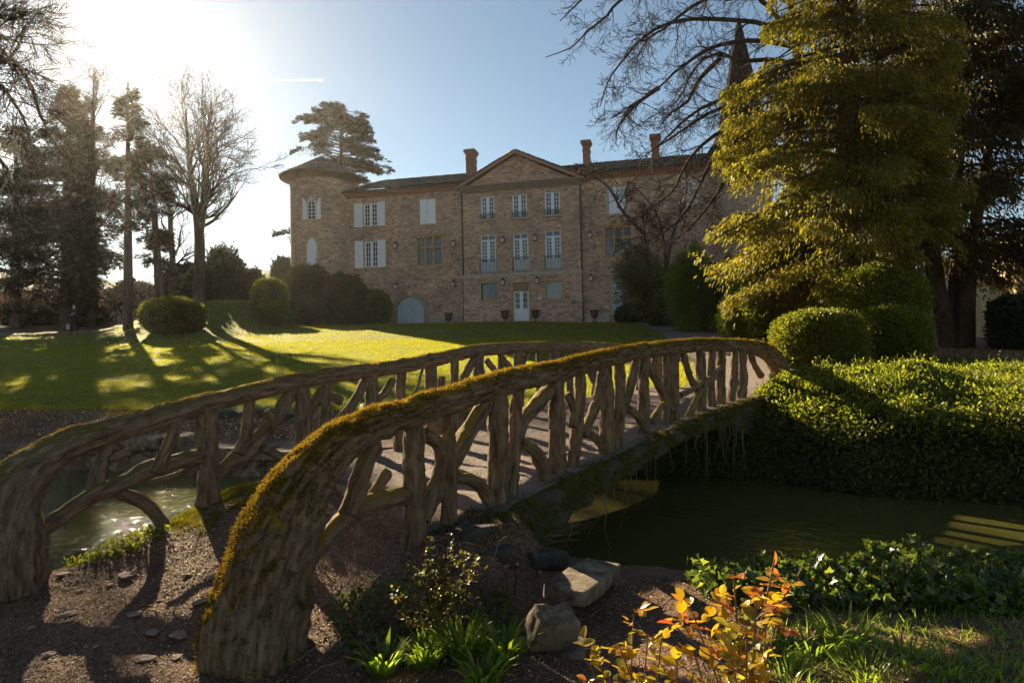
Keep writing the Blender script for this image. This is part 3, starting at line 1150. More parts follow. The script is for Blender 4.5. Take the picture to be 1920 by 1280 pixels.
YC, YW = 0.0, 0.42
zt0 = -0.5
# ---- central block
xcl, xcr = fp(870, 500)[0], fp(1089, 500)[0]
zEave = fp(977, 347)[1]
zCourse = fp(977, 513)[1]
top_w = [fr(901, 368, 927, 411), fr(960, 364, 988, 408), fr(1021, 359, 1050, 403)]
mid_w = [fr(901, 440, 930, 512), fr(962, 437, 991, 508), fr(1022, 432, 1052, 505)]
low_w = [fr(903, 531, 932, 562), fr(1024, 527, 1055, 559)]
low_d = fr(963, 530, 992, 606)
wall_panel("wall", xcl, xcr, zCourse, zEave, YC, top_w + mid_w, M_BRICK)
ylow = YC - 0.06
wall_panel("wall", xcl - .05, xcr + .05, zt0, zCourse - .02, ylow, low_w + [low_d], M_BRICK2)
b = MB()
b.box(xcl - .12, xcr + .12, YC - .16, YC + .1, zCourse - .10, zCourse + .06)
b.box(xcl - .09, xcr + .09, YC - .11, YC + .1, zCourse - .22, zCourse - .103)
b.build("string_course", M_STONE2, house)
b = MB()
b.poly([(xcl, YC, zt0), (xcl, YC, zEave), (xcl, 9, zEave), (xcl, 9, zt0)])
b.poly([(xcr, YC, zt0), (xcr, 9, zt0), (xcr, 9, zEave), (xcr, YC, zEave)])
b.poly([(xcl + .02, 1.2, zt0), (xcr - .02, 1.2, zt0), (xcr - .02, 1.2, zEave), (xcl + .02, 1.2, zEave)])
b.build("wall", M_BRICK, house, uv=True)
for i, r in enumerate(top_w):
    w = casement(r, YC + .12, 2, 5)
    sill(w, r, YC)
    rail_grille(r, YC, .32, out=.03)
for i, r in enumerate(mid_w):
    w = casement(r, YC + .10, 2, 6, transom=.42, panel=.75)
    rail_grille(r, YC, .95, out=.16)
    b = MB()
    for s in (-1, 1):
        xx = r[0] - .16 if s < 0 else r[1] + .02
        b.box(xx, xx + .14, YC - .05, YC + .05, r[2] - .02, r[2] + .75)
        xx = r[0] - .34 if s < 0 else r[1] + .06
        b.box(xx, xx + .28, YC - .06, YC + .05, r[2] + .752, r[2] + .98)
        b.box(xx + (.06 if s < 0 else 0), xx + .22 + (.06 if s < 0 else 0), YC - .062, YC + .05, r[2] + .2, r[2] + .4)
    b.build("quoin_stones", M_STONE2, w)
# yellow stone surrounds of the lower openings
def surround(r, y, t, m=M_STONE, name="surround", proud=.03, sillit=False):
    b = MB()
    xa, xb, za, zb = r
    b.box(xa - t, xa, y - proud, y + .15, za - (0 if not sillit else t), zb + t).box(xb, xb + t, y - proud, y + .15, za - (0 if not sillit else t), zb + t)
    b.box(xa, xb, y - proud, y + .15, zb, zb + t)
    if sillit: b.box(xa, xb, y - proud, y + .15, za - t, za)
    return b.build(name, m, house)


surround(low_w[0], ylow, .16, M_STONE, sillit=True)
surround(low_w[1], ylow, .16, M_STONE, sillit=True)
g0 = MB().box(low_w[0][0], low_w[0][1], ylow + .2, ylow + .22, low_w[0][2], low_w[0][3]).build("window", M_GLASS, house)
tag(g0, "dark square window without bars")
M_GREYG = plain("grey_glass", (0.22, 0.26, 0.25), 0.25, 1.5, 0.3, spec=0.8)  # grey pane colour with random mottling
g1 = MB().box(low_w[1][0], low_w[1][1], ylow + .14, ylow + .16, low_w[1][2], low_w[1][3]).build("window", M_GREYG, house)
tag(g1, "grey reflective square window")
surround(low_d, ylow, .14, M_STONE)
xa, xb, za, zb = low_d
zl = fp(977, 546)[1]
MB().box(xa, xb, ylow + .1, ylow + .25, zl, zb).build("lintel_panel", plain("lintel_stone", (.30, .24, .13), .85, 2, .4), house)
d = casement((xa, xb, za, zl - .003), ylow + .12, 1, 3, panel=1.0, name="door")
M_DRK = M_DARK
# ---- pediment
ax, az = fp(966, 284)
x0, z0 = fp(864, 350, -.3)
x1, z1 = fp(1090, 337, -.3)
z0 = zEave
b = MB()
b.prism([(xcl, zEave), (xcr, zEave), (ax, az - .25)], YC + .02, YC + .5)
b.build("gable", M_BRICK, house, uv=True)
b = MB()
cor = M_BRICK2
hc = .16
for k in range(3):
    b.box(xcl - .10 - .09 * k, xcr + .10 + .09 * k, YC - .10 - .09 * k, YC + .05, zEave - .20 + hc * k * .9, zEave - .20 + hc * (k * .9 + .85))
nb = 46
for k in range(nb):
    x = xcl - .05 + (xcr - xcl + .1) * k / (nb - 1)
    b.box(x - .04, x + .04, YC - .09, YC + .02, zEave - .34, zEave - .203)
b.build("cornice", plain("terracotta_cornice", (.27, .18, .13), .85, 8, .4), house)
ov = .42
b = MB()
zo = zEave + .16
L = (xcl - .42, zo)
Rr = (xcr + .42, zo)
A = (ax, az)
th = .22
for (p0, p1) in ((L, A), (A, Rr)):
    b.prism([p0, (p1[0], p1[1]), (p1[0], p1[1] - th * 1.35), (p0[0] + (.5 if p0 is L else 0), p0[1] - (.0 if p0 is L else th * 1.35))][::-1] if False else
            [(p0[0], p0[1] - th), (p1[0], p1[1] - th), (p1[0], p1[1]), (p0[0], p0[1])], YC - .36, YC + .03)
b.build("raking_cornice", plain("rake_stone", (.30, .20, .14), .85, 6, .3), house)


def tile_roof(name, P00, P10, P01, P11, pitch=.24, rows=12, amp=.045, parent=house, m=M_TILE):
    """eave edge P00->P10, ridge edge P01->P11, canal-tile waves"""
    P00, P10, P01, P11 = (np.array(q, float) for q in (P00, P10, P01, P11))
    Lw = np.linalg.norm(P10 - P00)
    nu = int(Lw / pitch) * 6
    u = np.linspace(0, 1, nu + 1)
    vs = []
    for k in range(rows):
        vs += [(k / rows, .035), ((k + .97) / rows, 0.0)]
    N = nrm(np.cross(P10 - P00, P01 - P00))
    if N[2] < 0: N = -N
    V = []
    for v, h in vs:
        row = (P00 + (P01 - P00) * v)[None] * (1 - u)[:, None] + (P10 + (P11 - P10) * v)[None] * u[:, None]
        wv = np.abs(np.sin(u * Lw / pitch * np.pi)) * amp * 2 + h + .01 * np.sin(u * 53 + v * 31)
        V.append(row + wv[:, None] * N)
    V = np.array(V).reshape(-1, 3)
    idx = np.arange(len(V)).reshape(len(vs), nu + 1)
    F = np.stack([idx[:-1, :-1], idx[:-1, 1:], idx[1:, 1:], idx[1:, :-1]], -1).reshape(-1, 4)
    o = mesh_np(name, V, F, m, parent, False)
    return o


tile_roof("roof", (L[0] - .05, YC - .42, zo + .01), (L[0] - .05, 7.5, zo + .01), (ax, YC - .42, az + .03), (ax, 7.5, az + .03), rows=14)
tile_roof("roof", (Rr[0] + .05, 7.5, zo + .01), (Rr[0] + .05, YC - .42, zo + .01), (ax, 7.5, az + .03), (ax, YC - .42, az + .03), rows=14)

# ---- left wing
xlt = fp(640, 450, YW)[0]
xlr = xcl
zL = fp(760, 357, YW)[1]
wl1 = fr(681, 381, 708, 424, YW)
wl2 = fr(683, 452, 709, 501, YW)
wsh = fr(788, 374, 817, 420, YW)
wmu = fr(783, 445, 828, 497, YW)
dar = fr(744, 557, 795, 611.5, YW)
wall_panel("wall", xlt, xlr, zt0, zL, YW, [wl1, wl2, wmu, dar], M_BRICK)
for r, sh in ((wl1, [(664.6, 381, 680, 425), (708.5, 378, 722, 423)]), (wl2, [(666, 453, 681.5, 502), (709.5, 449, 723.5, 500)])):
    w = casement(r, YW + .1, 2, 5)
    sill(w, r, YW, .05, .08)
    for s in sh:
        q = fr(*s, YW)
        shutter((q[0], q[1], r[2] - .03, r[3] + .05), YW)
xm = (wsh[0] + wsh[1]) / 2
shutter((wsh[0], xm - .01, wsh[2], wsh[3]), YW)
shutter((xm + .01, wsh[1], wsh[2], wsh[3]), YW)
MB().box(wsh[0] - .08, wsh[1] + .08, YW - .1, YW, wsh[2] - .12, wsh[2] - .01).build("sill", M_STONE2, house)


def mullioned(r, y, tag_=None):
    xa, xb, za, zb = r
    w = surround(r, y, .14, M_STONE, "stone_window", .05, True)
    b = MB()
    tz = zb - (zb - za) * .36
    for k in (1, 2):
        x = xa + (xb - xa) * k / 3
        b.box(x - .07, x + .07, y - .02, y + .14, za, zb)
    b.box(xa, xb, y - .015, y + .13, tz - .06, tz + .06)
    b.build("mullion", M_STONE, w)
    b = MB()
    for k in range(3):
        a = xa + (xb - xa) * k / 3 + (.07 if k else 0)
        c = xa + (xb - xa) * (k + 1) / 3 - (.07 if k < 2 else 0)
        for z0_, z1_ in ((za, tz - .06), (tz + .06, zb)):
            b.box(a, a + .05, y + .14, y + .2, z0_, z1_).box(c - .05, c, y + .14, y + .2, z0_, z1_)
            b.box(a, c, y + .145, y + .195, z0_, z0_ + .05).box(a, c, y + .145, y + .195, z1_ - .05, z1_)
    b.build("frame", M_OAK, w)
    b = MB()
    for k in range(3):
        a = xa + (xb - xa) * k / 3 + .04
        c = xa + (xb - xa) * (k + 1) / 3 - .04
        b.box(a, c, y + .17, y + .18, za, zb)
    b.build("pane", M_GLASS, w)
    MB().box(xa - .3, xb + .3, y - .14, y + .02, zb + .16, zb + .26).build("hood_mould", M_STONE, w)
    return w


mullioned(wmu, YW)
# arched door
xa, xb, za, zb = dar
rad = (xb - xa) / 2
cxm = (xa + xb) / 2
zc = zb - rad * .92
arc = [(cxm + rad * math.cos(a), zc + rad * .92 * math.sin(a)) for a in np.linspace(0, math.pi, 21)]
b = MB()
b.poly([(x, YW + .003, z) for x, z in arc[:11]] + [(cxm, YW + .003, zb + .0), (xb, YW + .003, zb)][1:])
b.poly([(x, YW + .003, z) for x, z in arc[10:]] + [(xa, YW + .003, zb)])
b.build("wall", M_BRICK, house, uv=True)
b = MB()
for k in range(20):
    a0, a1 = math.pi * k / 20 + .01, math.pi * (k + 1) / 20 - .01
    b.prism([(cxm + rr_ * math.cos(a), zc + rr_ * .94 * math.sin(a)) for rr_, a in ((rad, a0), (rad + .42, a0), (rad + .42, a1), (rad, a1))], YW - .03, YW + .12)
for k in range(6):
    z_ = za + (zc - za) * k / 6
    for s in (-1, 1):
        x_ = xa - .42 if s < 0 else xb
        b.box(x_, x_ + .42, YW - .03, YW + .12, z_ + .01, z_ + (zc - za) / 6 - .01)
b.build("arch_stones", plain("arch_stone", (.36, .26, .19), .85, 5, .35), house)
MB().box(cxm - .17, cxm + .17, YW - .06, YW - .031, zc + rad + .05, zc + rad + .4).build("keystone", M_STONE2, house)
b = MB()
b.prism([(x, z) for x, z in arc] + [(xa, za), (xb, za)], YW + .17, YW + .2)
for k in range(9):
    x = xa + (xb - xa) * (k + .5) / 9
    hz = zc + math.sqrt(max(0, 1 - ((x - cxm) / rad) ** 2)) * rad * .92
    b.box(x - (xb - xa) / 18 + .012, x + (xb - xa) / 18 - .012, YW + .145, YW + .17, za, hz - .05)
d = b.build("door", M_DOOR, house)
tag(d, "pale blue arched double door")
MB().box(cxm + .08, cxm + .12, YW + .1, YW + .16, za + 1.15, za + 1.3).build("handle", M_IRON, d)
MB().box(dar[1] + .43, xlr, YW - .05, YW, zt0, fp(840, 593, YW)[1]).build("plinth", M_STUCCO, house)
MB().box(fp(735, 600, YW)[0] - 2, dar[0] - .43, YW - .05, YW, zt0, fp(725, 595, YW)[1]).build("plinth", M_STUCCO, house)

# ---- right wing
xrl = xcr
xrr = fp(1392, 450, YW)[0]
zR = zL
wr1 = fr(1142, 351, 1172, 400, YW)
wrm = fr(1135, 427, 1184, 479, YW)
wrd = fr(1147, 525, 1177, 597, YW)
wr2 = fr(1279, 338, 1311, 385, YW)
wall_panel("wall", xrl, xrr, zt0, zR, YW, [wrm, wrd], M_BRICK)
mullioned(wrm, YW)
for q in (wr1, wr2):
    xm = (q[0] + q[1]) / 2
    shutter((q[0], xm - .01, q[2], q[3]), YW)
    shutter((xm + .01, q[1], q[2], q[3]), YW)
    b = MB()
    b.box(q[0] - .1, q[1] + .1, YW - .1, YW, q[2] - .16, q[2] - .01)
    for s in (0, 1):
        for k in range(2):
            xx = (q[0] - .34) if s == 0 else (q[1] + .01)
            zz = q[2] + .0 + (q[3] - q[2]) * (k * .5)
            b.box(xx + (.12 if s == 0 else 0), xx + .33 - (.12 if s else 0), YW - .03, YW, zz + .45, zz + .8)
            b.box(xx, xx + .33, YW - .031, YW, zz, zz + .447)
    b.build("quoin_stones", M_STONE2, house)
surround(wrd, YW, .2, M_STONE)
w = casement(wrd, YW + .1, 1, 2, transom=.75, panel=.95, name="door", frame_m=M_DOOR, glass=M_GREYG)
tag(w, "pale blue glazed double door")
MB().box(xcr + .15, wrd[0] - .2, YW - .05, YW, zt0, fp(1118, 586, YW)[1]).build("plinth", M_STONE2, house)
b = MB()
b.poly([(xlt, 9, zt0), (xlt, 9, zL), (xrr, 9, zL), (xrr, 9, zt0)])
b.poly([(xrr, YW, zt0), (xrr, 9, zt0), (xrr, 9, zL), (xrr, YW, zL)])
b.poly([(xlt, YW, zt0), (xlt, YW, zL), (xlt, 9, zL), (xlt, 9, zt0)])
b.build("wall", M_BRICK, house, uv=True)
for a, c in ((xlt, xlr), (xrl, xrr)):
    b = MB()
    for k in range(3):
        b.box(a, c, YW - .08 - .09 * k, YW, zL - .33 + .125 * k, zL - .33 + .125 * (k + .92))
    b.build("cornice", M_TERRA, house)
    MB().bar((a, YW - .48, zL + .08), (c, YW - .48, zL + .08), .07, 8).build("gutter", M_ZINC, house)
for a, c in ((xlt, xlr), (xrl, xrr)):
    MB().box(a, c, YW - .42, 9.3, zL - .006, zL + .10).build("soffit", M_STUCCO, house)
# near-black sheets painting the darkness of the rooms behind the openings
MB().box(xlt + .2, xlr - .2, YW + .6, YW + .7, zt0, zL - .3).build("room_darkness", M_DARK, house)
MB().box(xrl + .2, xrr - .2, YW + .6, YW + .7, zt0, zR - .3).build("room_darkness", M_DARK, house)
MB().box(xcl + .2, xcr - .2, YC + .6, YC + .7, zt0, zEave - .3).build("room_darkness", M_DARK, house)
# wing roofs
zr = fp(800, 328, 5.2)[1]
zrr = fp(1200, 304, 5.2)[1]
zrid = (zr + zrr) / 2
tile_roof("roof", (xlt, YW - .5, zL + .12), (xlr + .2, YW - .5, zL + .12), (xlt + 1.6, 5.2, zrid), (xlr + .2, 5.2, zrid), rows=15)
tile_roof("roof", (xrl - .2, YW - .5, zR + .12), (xrr, YW - .5, zR + .12), (xrl - .2, 5.2, zrid), (xrr, 5.2, zrid), rows=15)
tile_roof("roof", (xrr, 9.4, zR + .12), (xlt, 9.4, zR + .12), (xrr, 5.2, zrid), (xlt + 1.6, 5.2, zrid), rows=6)
# chimneys
for (pa, pb, ya, yb) in ((875, 890, 283, 330), (1093, 1105.5, 266, 315), (1221, 1235.5, 255, 315)):
    xa, zt = fp(pa, ya, 3.6)
    xb, _ = fp(pb, ya, 3.6)
    zb = zL + .6
    b = MB()
    b.box(xa, xb, 3.3, 3.3 + (xb - xa) * 1.3, zb, zt - .35)
    b.box(xa - .05, xb + .05, 3.25, 3.35 + (xb - xa) * 1.3, zt - .8, zt - .72)
    b.box(xa - .07, xb + .07, 3.2, 3.4 + (xb - xa) * 1.3, zt - .35, zt - .2)
    b.box(xa - .15, xb + .15, 3.12, 3.48 + (xb - xa) * 1.3, zt - .197, zt - .05)
    ch_ = b.build("chimney", plain("chimney_brick", (.30, .13, .08), .85, 6, .35), house)
    MB().box(xa - .1, xb + .1, 3.2, 3.4 + (xb - xa) * 1.3, zt - .048, zt + .02).build("capping", M_ZINC, ch_)
# downpipes
for px in (868.5, 1091):
    x = fp(px, 500, YW - .1)[0]
    MB().bar((x, YW - .14, -.2), (x, YW - .14, zL - .1), .055, 8).build("drainpipe", M_ZINC, house)

# ---- round tower at the left corner
def w2l(X, Y):
    q = np.array([X, Y]) - HA
    return float(q @ hu), float(q @ hv)


tY = 54.4
tX = ray(604, 450)[0] * tY
tcx, tcy = w2l(tX, tY)
TR = 2.42
tz = at(548, 342, tY)[2] - HZ
n_ = 64
b = MB().lathe([(TR * 1.02, zt0), (TR, 3), (TR, tz)], tcx, tcy, n_, cap=False)
me = bpy.data.meshes.new("tower_wall")
me.from_pydata(b.v, [], b.f)
me.update()
boxuv(me, (tcx, tcy, TR))
link_mesh("tower_wall", me, M_BRICK, house, True)
ez = at(525, 338, tY)[2] - HZ
ER = 3.2
b = MB().lathe([(TR + .02, tz - .25), (TR + .08, tz - .12), (TR + .12, ez - .30), (TR + .30, ez - .18), (ER - .12, ez - .10), (ER, ez - .06), (ER + .02, ez)], tcx, tcy, n_, cap=False)
b.build("tower_eaves", plain("eaves_plaster", (.22, .15, .11), .9, 2, .3), house, True)
az_ = at(602, 294, tY)[2] - HZ
rows = []
for k in range(26):
    f = k / 25
    r = ER * (1 - f) + .02
    rows.append((r + .03 * (k % 2), ez + (az_ - ez) * (f * 0.9 + 0.1 * f * f)))
V = []
nn = 180
for r, z in rows:
    for i in range(nn):
        a = 2 * math.pi * i / nn
        w_ = abs(math.sin(a * nn / 6 * .5 * 3)) * .05
        V.append((tcx + (r + w_) * math.cos(a), tcy + (r + w_) * math.sin(a), z + w_))
idx = np.arange(len(V)).reshape(len(rows), nn)
a, b2 = idx[:-1], idx[1:]
F = np.stack([a, np.roll(a, -1, 1), np.roll(b2, -1, 1), b2], -1).reshape(-1, 4)
mesh_np("tower_roof", np.array(V), F, M_TILE, house)


def lancet_pts(w, h, k=8):
    """pointed arch outline, base at z=0, centred on x"""
    sp = h - w * 0.95
    pts = [(w / 2, 0)]
    for i in range(k + 1):
        t = i / k
        ang = t * math.acos(0.25)
        R = w * 1.0
        pts.append((-w / 2 + R * math.cos(t * math.acos(.5)), sp + R * 1.08 * math.sin(t * math.acos(.5))))
    L_ = [(-x, z) for x, z in pts][::-1]
    return pts[:-1] + [(0, pts[-1][1])] + L_[1:]


def tower_item(px, py):
    """local frame on the tower's surface under a photo pixel: origin (x,y,z), yaw"""
    d = ray(px, py)
    dl = np.array([d[:2] @ hu, d[:2] @ hv, d[2]])
    o = np.array([*w2l(0, 0), -HZ])
    q = o[:2] - np.array([tcx, tcy])
    A_ = dl[:2] @ dl[:2]
    B_ = 2 * q @ dl[:2]
    C_ = q @ q - (TR + .01) ** 2
    s = (-B_ - math.sqrt(max(0, B_ * B_ - 4 * A_ * C_))) / 2 / A_
    P = o + dl * s
    a = math.atan2(P[1] - tcy, P[0] - tcx)
    return P, a + math.pi / 2


def tplace(mb, P, yaw):
    c, s = math.cos(yaw), math.sin(yaw)
    mb.v = [(P[0] + x * c - y * s, P[1] + x * s + y * c, P[2] + z) for x, y, z in mb.v]
    return mb


sc_ = tY / 1280.0
P, yaw = tower_item(585.3, 412)
w_, h_ = 15 * sc_, 40 * sc_
pts = lancet_pts(w_, h_)
b = MB()
big = lancet_pts(w_ + .34, h_ + .26)
b.prism([(x, z - .02) for x, z in big], -.045, .1)
wst = tplace(b, P, yaw).build("tower_window", M_STONE, house)
tag(wst, "pointed tower window with open white shutters")
b = MB()
b.prism([(x * .96, z * .98) for x, z in pts], -.06, -.046)
tplace(b, P, yaw).build("pane", M_GLASS, wst)
b = MB()
for i in range(len(pts)):
    (x0_, z0_), (x1_, z1_) = pts[i], pts[(i + 1) % len(pts)]
    b.prism([(x0_, z0_), (x1_, z1_), (x1_ * .84, z1_ * .93 + .05), (x0_ * .84, z0_ * .93 + .05)], -.09, -.061)
b.box(-.02, .02, -.088, -.062, .05, h_ * .96)
for k in range(1, 6):
    hw = w_ / 2 * .86 if k < 5 else w_ * .3
    b.box(-hw, hw, -.085, -.063, h_ * k / 6.2, h_ * k / 6.2 + .035)
tplace(b, P, yaw).build("frame", M_WHITE, wst)
for s in (-1, 1):
    half = [(x, z) for x, z in pts if x * s >= -1e-6]
    b = MB()
    cx_ = s * (w_ / 2 + .06)
    outl = [(cx_ + s * (w_ / 2 - abs(x)), z) for x, z in half]
    outl = [(cx_, 0)] + [(cx_ + s * (w_ / 2 - abs(x)), z) for x, z in half if z > 0] + [(cx_ + s * w_ / 2, 0)]
    zs_ = sorted(outl, key=lambda q: q[1])
    if s > 0: outl = [(cx_, 0), (cx_ + w_ / 2, 0), (cx_ + w_ / 2, h_), (cx_ + w_ * .28, h_ * .93), (cx_ + w_ * .1, h_ * .82), (cx_, h_ * .66)]
    else: outl = [(cx_ - w_ / 2, 0), (cx_, 0), (cx_, h_ * .66), (cx_ - w_ * .1, h_ * .82), (cx_ - w_ * .28, h_ * .93), (cx_ - w_ / 2, h_)]
    b.prism(outl, -.12, -.08)
    for k in range(3):
        z_ = h_ * (.03 + k * .3)
        b.box(min(cx_, cx_ + s * w_ / 2) + .02, max(cx_, cx_ + s * w_ / 2) - .02, -.135, -.121, z_, z_ + .05)
    tplace(b, P, yaw).build("shutter", M_WHITE, wst)
P, yaw = tower_item(585.5, 497)
w_, h_ = 17 * sc_, 49 * sc_
pts = lancet_pts(w_, h_)
b = MB()
b.prism([(x, z) for x, z in lancet_pts(w_ + .2, h_ + .16)], -.03, .1)
w2 = tplace(b, P, yaw).build("tower_window", M_STONE2, house)
tag(w2, "pointed tower window with closed white shutters")
b = MB()
b.prism(pts, -.07, -.031)
b.box(-.03, .03, -.085, -.071, .05, h_ * .95)
for k in range(1, 3):
    b.box(-w_ / 2 + .03, w_ / 2 - .03, -.084, -.0705, h_ * (k * .3), h_ * (k * .3) + .05)
for s in (-1, 1):
    b.box(s * w_ * .46 - .03, s * w_ * .46 + .03, -.083, -.0702, 0.05, h_ * .6)
tplace(b, P, yaw).build("shutter", M_WHITE, w2)
b = MB()
b.box(-w_ / 2 - .12, w_ / 2 + .12, -.16, -.02, -.12, -.003)
tplace(b, P, yaw).build("sill", M_STONE2, w2)

# ---- slim turret with a tall pointed slate roof at the right corner
uY = 47.0
uX = ray(1393, 300)[0] * uY
ucx, ucy = w2l(uX, uY)
UR = 1.85
uz = at(1343, 290, uY)[2] - HZ
b = MB().lathe([(UR, zt0), (UR, uz)], ucx, ucy, 40, cap=False)
me = bpy.data.meshes.new("turret_wall")
me.from_pydata(b.v, [], b.f)
me.update()
boxuv(me, (ucx, ucy, UR))
link_mesh("turret_wall", me, brick_mat("pale_rubble", (.42, .33, .25), (.52, .42, .33), (.46, .38, .3), .4, .2), house, True)
ua = at(1393, 30, uY)[2] - HZ
ue = at(1327, 286, uY)[2] - HZ
H = ua - ue
b = MB().lathe([(UR + .02, ue - .35), (2.44, ue - .02), (2.46, ue), (1.95, ue + .75), (1.62, ue + 1.6), (1.2, ue + H * .38), (.84, ue + H * .58), (.5, ue + H * .76), (.2, ue + H * .92), (.03, ua)], ucx, ucy, 10, cap=False)
b.build("turret_roof", plain("dark_slate", (.035, .024, .02), 1.0, 5, .5, bumpd=.03, spec=.02), house)
MB().bar((ucx, ucy, ua - .2), (ucx, ucy, ua + .9), .025, 6).build("finial", M_IRON, house)

# ---- wall lanterns and cast urns in front
M_LGLASS = plain("lantern_glass", (.55, .55, .5), .2)


def make_lantern():
    t = thing("wall_lantern", "", "lantern", group="wall lanterns on the chateau")
    b = MB()
    b.box(-.03, .03, -.04, 0, -.15, .2)
    b.box(-.02, .02, -.3, -.04, .1, .13)
    b.bar((0, -.28, .1), (0, -.28, .02), .012)
    b.build("bracket", M_IRON, t)
    b = MB()
    v0 = len(b.v)
    b.v += [(sx * .09, -.28 + sy * .09, -.32) for sx, sy in ((-1, -1), (1, -1), (1, 1), (-1, 1))] + [(sx * .14, -.28 + sy * .14, -.02) for sx, sy in ((-1, -1), (1, -1), (1, 1), (-1, 1))]
    b.f += [(0, 3, 2, 1), (4, 5, 6, 7), (0, 1, 5, 4), (1, 2, 6, 5), (2, 3, 7, 6), (3, 0, 4, 7)]
    b.build("glass", M_LGLASS, t)
    b = MB()
    for sx, sy in ((-1, -1), (1, -1), (1, 1), (-1, 1)):
        b.bar((sx * .095, -.28 + sy * .095, -.33), (sx * .147, -.28 + sy * .147, -.01), .012)
    k = len(b.v)
    b.v += [(sx * .18, -.28 + sy * .18, -.015) for sx, sy in ((-1, -1), (1, -1), (1, 1), (-1, 1))] + [(0, -.28, .14)]
    b.f += [(k, k + 1, k + 4), (k + 1, k + 2, k + 4), (k + 2, k + 3, k + 4), (k + 3, k, k + 4), (k + 3, k + 2, k + 1, k)]
    b.box(-.1, .1, -.38, -.18, -.36, -.32)
    b.build("frame", M_IRON, t)
    return t


lan0 = make_lantern()
LANS = [(744, 461, YW, "black wall lantern left of the yellow stone-mullioned window of the left wing"), (852, 457, YW, "black wall lantern between the yellow stone-mullioned window and the central block"),
        (745, 537, YW, "black wall lantern just above the left side of the arched blue door"), (852, 532, YW, "black ground-floor wall lantern right of the arched blue door"),
        (944, 450, YC, "black wall lantern between the left and middle French windows"), (1005, 446, YC, "black wall lantern between the middle and right French windows"),
        (944, 529, ylow, "black wall lantern between the dark square window and the central door"), (1008, 525.5, ylow, "black wall lantern between the central door and the grey square window"),
        (1107, 441, YW, "black wall lantern left of the mullioned window in the right wing"), (1109, 521, YW, "black ground-floor wall lantern left of the right wing's glazed door")]
for i, (px, py, y, lab) in enumerate(LANS):
    x, z = fp(px, py, y)
    P2 = HA + hu * x + hv * y
    loc = (P2[0], P2[1], z + HZ + .1)
    if i == 0:
        lan0.location = loc
        lan0.rotation_euler = (0, 0, -HPHI)
        lan0['label'] = lab
    else:
        dup(lan0, loc, -HPHI, lab)


def make_urn():
    t = thing("garden_urn", "", "urn", group="cast urns in front of the chateau")
    MB().lathe([(.20, 0), (.20, .06), (.12, .1), (.07, .2), (.07, .26), (.12, .32)], 0, 0, 20).build("foot", M_TERRA, t, True)
    MB().lathe([(.10, .30), (.22, .38), (.26, .5), (.26, .72), (.30, .82), (.33, .84), (.33, .88), (.28, .88), (.25, .8)], 0, 0, 24).build("bowl", plain("rust_iron", (.13, .06, .035), .7, 8, .4), t, True)
    return t


urn0 = make_urn()
for i, (px, lab) in enumerate(((841, "dark rusty urn at the wall right of the arched blue door"), (947, "dark rusty urn just left of the central door"), (1004, "dark rusty urn just right of the central door"), (1115, "dark rusty urn in front of the right wing's pale plinth"))):
    x, z = fp(px, 604, -.9 if i in (1, 2) else -.4)
    P2 = HA + hu * x + hv * (-.9 if i in (1, 2) else -.4)
    loc = (P2[0], P2[1], gz1(P2[0], P2[1]) + .02)
    if i == 0:
        urn0.location = loc
        urn0['label'] = lab
    else:
        dup(urn0, loc, 0, lab)

# ================================================================== vegetation
LM = {}
LM['box'] = leaf_mat("box_leaves", [(0, (0.046, 0.052, 0.010)), (0.5, (0.10, 0.108, 0.014)), (1, (0.19, 0.18, 0.025))], 0.48, 0.42, 2.2)
LM['dark'] = leaf_mat("dark_evergreen", [(0, (0.018, 0.026, 0.012)), (1, (0.045, 0.055, 0.018))], 0.3, 0.5, 1.6)
LM['mid'] = leaf_mat("shrub_leaves", [(0, (0.050, 0.065, 0.016)), (1, (0.13, 0.14, 0.03))], 0.45, 0.45, 2.0)
LM['bamboo'] = leaf_mat("feathery_leaves", [(0, (0.085, 0.12, 0.016)), (1, (0.22, 0.26, 0.035))], 0.5, 0.5, 2.0)
LM['yew'] = leaf_mat("yew_needles", [(0, (0.060, 0.068, 0.010)), (0.6, (0.14, 0.130, 0.015)), (1, (0.23, 0.185, 0.022))], 0.5, 0.5, 2.3, 0.3, (1.05, .95, .4))
LM['yewdark'] = leaf_mat("dark_yew_needles", [(0, (0.026, 0.026, 0.008)), (0.8, (0.060, 0.052, 0.010)), (1, (0.14, 0.11, 0.015))], 0.35, 0.5, 2.0, 0.3, (1.05, .95, .4))
LM['needle'] = leaf_mat("conifer_needles", [(0, (0.018, 0.020, 0.014)), (1, (0.042, 0.040, 0.024))], 0.22, 0.6, 1.5, 0.3, (1, .85, .6))
LM['cedar'] = leaf_mat("cedar_needles", [(0, (0.012, 0.020, 0.016)), (1, (0.034, 0.044, 0.034))], 0.25, 0.6, 1.4, 0.3)
LM['brown'] = leaf_mat("withered_leaves", [(0, (0.16, 0.085, 0.045)), (1, (0.34, 0.20, 0.11))], 0.45, 0.5, 1.6, 0.3, (1, .8, .5))
LM['hedge'] = leaf_mat("hedge_leaves", [(0, (0.040, 0.050, 0.009)), (0.6, (0.105, 0.120, 0.013)), (1, (0.20, 0.19, 0.022))], 0.55, 0.5, 2.6, .25)
M_TRUNK = bark_mat("tree_bark", (0.045, 0.033, 0.026), (0.14, 0.105, 0.08), None, lichen=False, scale=.25)
M_REDBARK = bark_mat("yew_bark", (0.045, 0.025, 0.015), (0.16, 0.09, 0.055), None, lichen=False, scale=.35)
M_TWIG = plain("twig_bark", (0.045, 0.032, 0.024), 0.95, spec=.1)
M_CORE = plain("inner_shade", (0.014, 0.014, 0.007), 0.95, 8, 0.5, spec=0.05)  # near-black colour stands for the shade inside foliage


def superdir(n_, e):
    d = rvec(n_)
    return d


